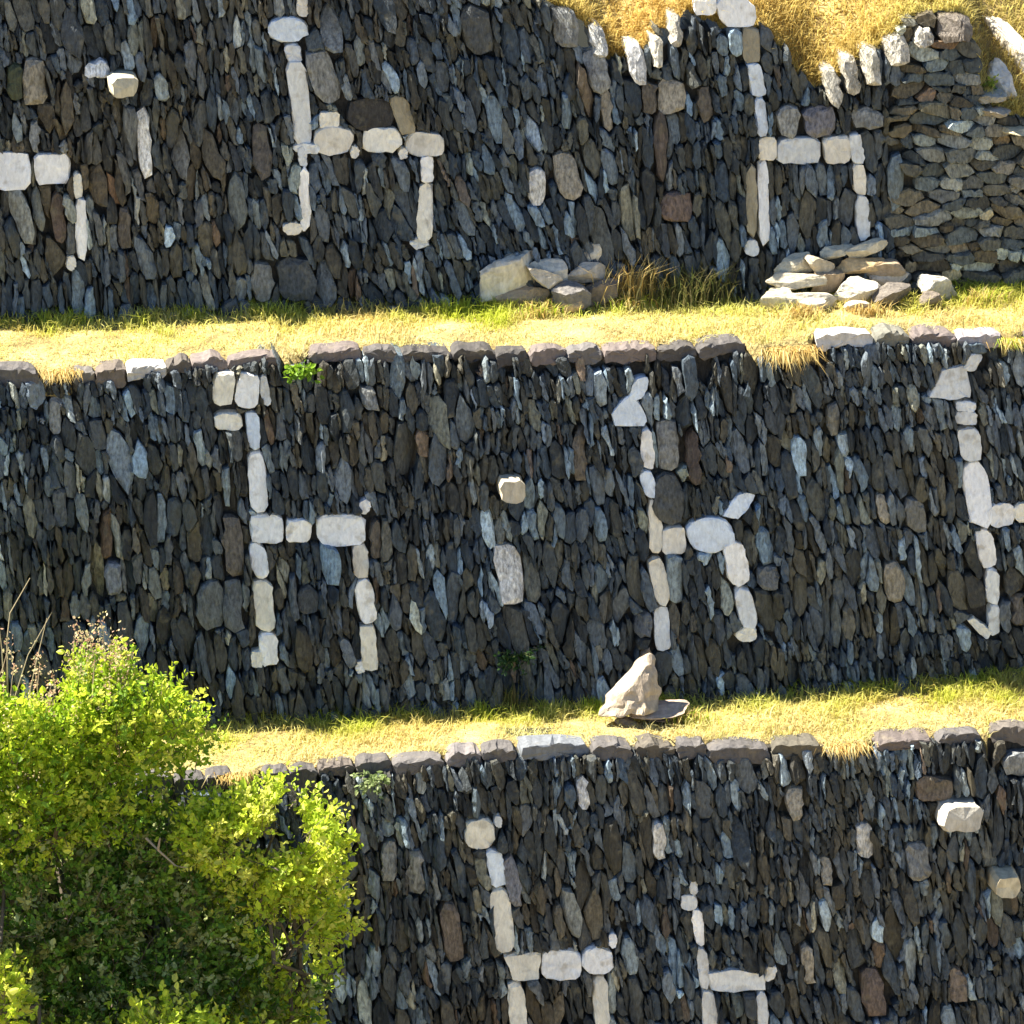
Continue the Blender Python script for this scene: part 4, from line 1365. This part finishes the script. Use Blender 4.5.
# standing rock on the lower terrace, on two flat slabs
def hull_rock(label, pts, loc, tint, name='rock', bev=0.012):
    bm = bmesh.new()
    for p in pts:
        bm.verts.new((p[0] * 1.18, p[1], p[2] * 0.98))
    bmesh.ops.convex_hull(bm, input=bm.verts)
    bmesh.ops.delete(bm, geom=[v for v in bm.verts if not v.link_faces], context='VERTS')
    bmesh.ops.bevel(bm, geom=list(bm.edges), offset=bev, segments=2, affect='EDGES', profile=0.6)
    bmesh.ops.triangulate(bm, faces=list(bm.faces))
    for _ in range(3):
        bmesh.ops.subdivide_edges(bm, edges=[e for e in bm.edges if e.calc_length() > 0.05], cuts=1)
        bmesh.ops.triangulate(bm, faces=list(bm.faces))
    bm.verts.index_update()
    v = np.array([x.co[:] for x in bm.verts])
    v = v + np.stack([N1(v[:, 0] * 14 + 3, v[:, 2] * 14 + v[:, 1] * 9) - .5, N2(v[:, 0] * 14 + 5, v[:, 2] * 14 + v[:, 1] * 7) - .5, N3(v[:, 0] * 14, v[:, 1] * 14) - .5], 1) * 0.05
    F = [[x.index for x in f.verts] for f in bm.faces]
    bm.free()
    mb = MB(); mb.put(v + np.array(loc), F, tint)
    return tag(build_own(mb, name, MROCK, loc), label, 'rock')


g = tz(640, 724, 'low')
rock('low flat chock stone under the left of the pointed rock', (g.x - 0.10, g.y + 0.02, g.z - 0.02), (0.17, 0.16, 0.07), (0, 0, 0.2), (0.34, 0.28, 0.2), 401)
rock('dark chock stone under the middle of the flat slab', (g.x + 0.13, g.y + 0.06, g.z - 0.02), (0.22, 0.22, 0.075), (0, 0, -0.1), (0.17, 0.13, 0.10), 402)
rock('thin flat slab carrying the pointed rock on the lower terrace', (g.x + 0.16, g.y + 0.05, g.z + 0.045), (0.48, 0.30, 0.07), (0.0, -0.06, 0.1), (0.40, 0.31, 0.24), 403, cuts=7)
hull_rock('tall pointed pale rock standing on a thin slab at the foot of the wall',
          [(-0.25, -0.08, 0.0), (-0.18, 0.13, 0.0), (0.12, 0.14, 0.0), (0.14, 0.0, 0.0), (0.04, -0.15, 0.0), (-0.16, -0.13, 0.0), (-0.22, -0.02, 0.07), (-0.10, -0.02, 0.20),
           (-0.11, 0.10, 0.24), (0.03, 0.10, 0.37), (0.10, 0.12, 0.40), (0.13, 0.10, 0.34), (0.14, 0.04, 0.17), (0.07, 0.0, 0.25), (0.05, -0.10, 0.12), (0.0, -0.02, 0.30)],
          (g.x - 0.01, g.y + 0.03, g.z + 0.10), (0.42, 0.34, 0.25))

# broken wall end, upper right: slabs, a boulder and a sloping kerb stone on the bank
def slab_at(label, px0, py0, px1, py1, back, size_y, thick, tint, seed):
    a = on_y(px0, py0, ORG['top'].y + back); b_ = on_y(px1, py1, ORG['top'].y + back)
    d = b_ - a
    ctr = (a + b_) / 2
    ang = math.atan2(d.z, d.x)
    return rock(label, (ctr.x, ctr.y, min(a.z, b_.z) - thick * 0.5), (d.length * 1.05, size_y, thick), (0.0, -ang, 0.0), tint, seed, cuts=8)


def bank(px, py):
    """the turf of the bank seen at this pixel"""
    best = None
    for b_ in np.linspace(0.0, 3.0, 151):
        p = on_y(px, py, P('top', 0, 1.6)[1] + b_)
        h = hill_pt(p.x, max(0.0, p.y - P('top', p.x, float(TOP_TOP(p.x)), -0.06)[1]))[2]
        if h >= p.z:
            return p
        best = p
    return best


def bank_stone(label, a, b_, sy, th, tint, seed, lift):
    pa, pb = bank(*a), bank(*b_)
    d = pb - pa
    c = (pa + pb) / 2
    M_ = -math.atan2(d.z, math.hypot(d.x, d.y))
    return rock(label, (c.x, c.y, min(pa.z, pb.z) + lift - th * 0.3), (d.length * 1.08, sy, th), (0.35, M_, math.atan2(d.y, d.x)), tint, seed, cuts=9)


bank_stone('long pale kerb stone sloping down the bank at the upper right corner', (984, 16), (1036, 88), 0.16, 0.16, (0.58, 0.52, 0.42), 501, 0.07)
bank_stone('white sunlit boulder on the broken wall end below the sloping kerb stone', (988, 66), (1018, 104), 0.22, 0.22, (0.66, 0.62, 0.54), 502, 0.04)
slab_at('flat ledge stone jutting from the broken wall end', 974, 96, 1006, 92, 0.33, 0.40, 0.08, (0.34, 0.32, 0.26), 503)
slab_at('lower flat ledge stone beside the broken wall end', 972, 110, 1010, 106, 0.28, 0.36, 0.07, (0.30, 0.27, 0.22), 504)
slab_at('tan sunlit step slab at the right edge of the upper wall', 1002, 126, 1060, 128, 0.22, 0.46, 0.09, (0.46, 0.40, 0.26), 505)
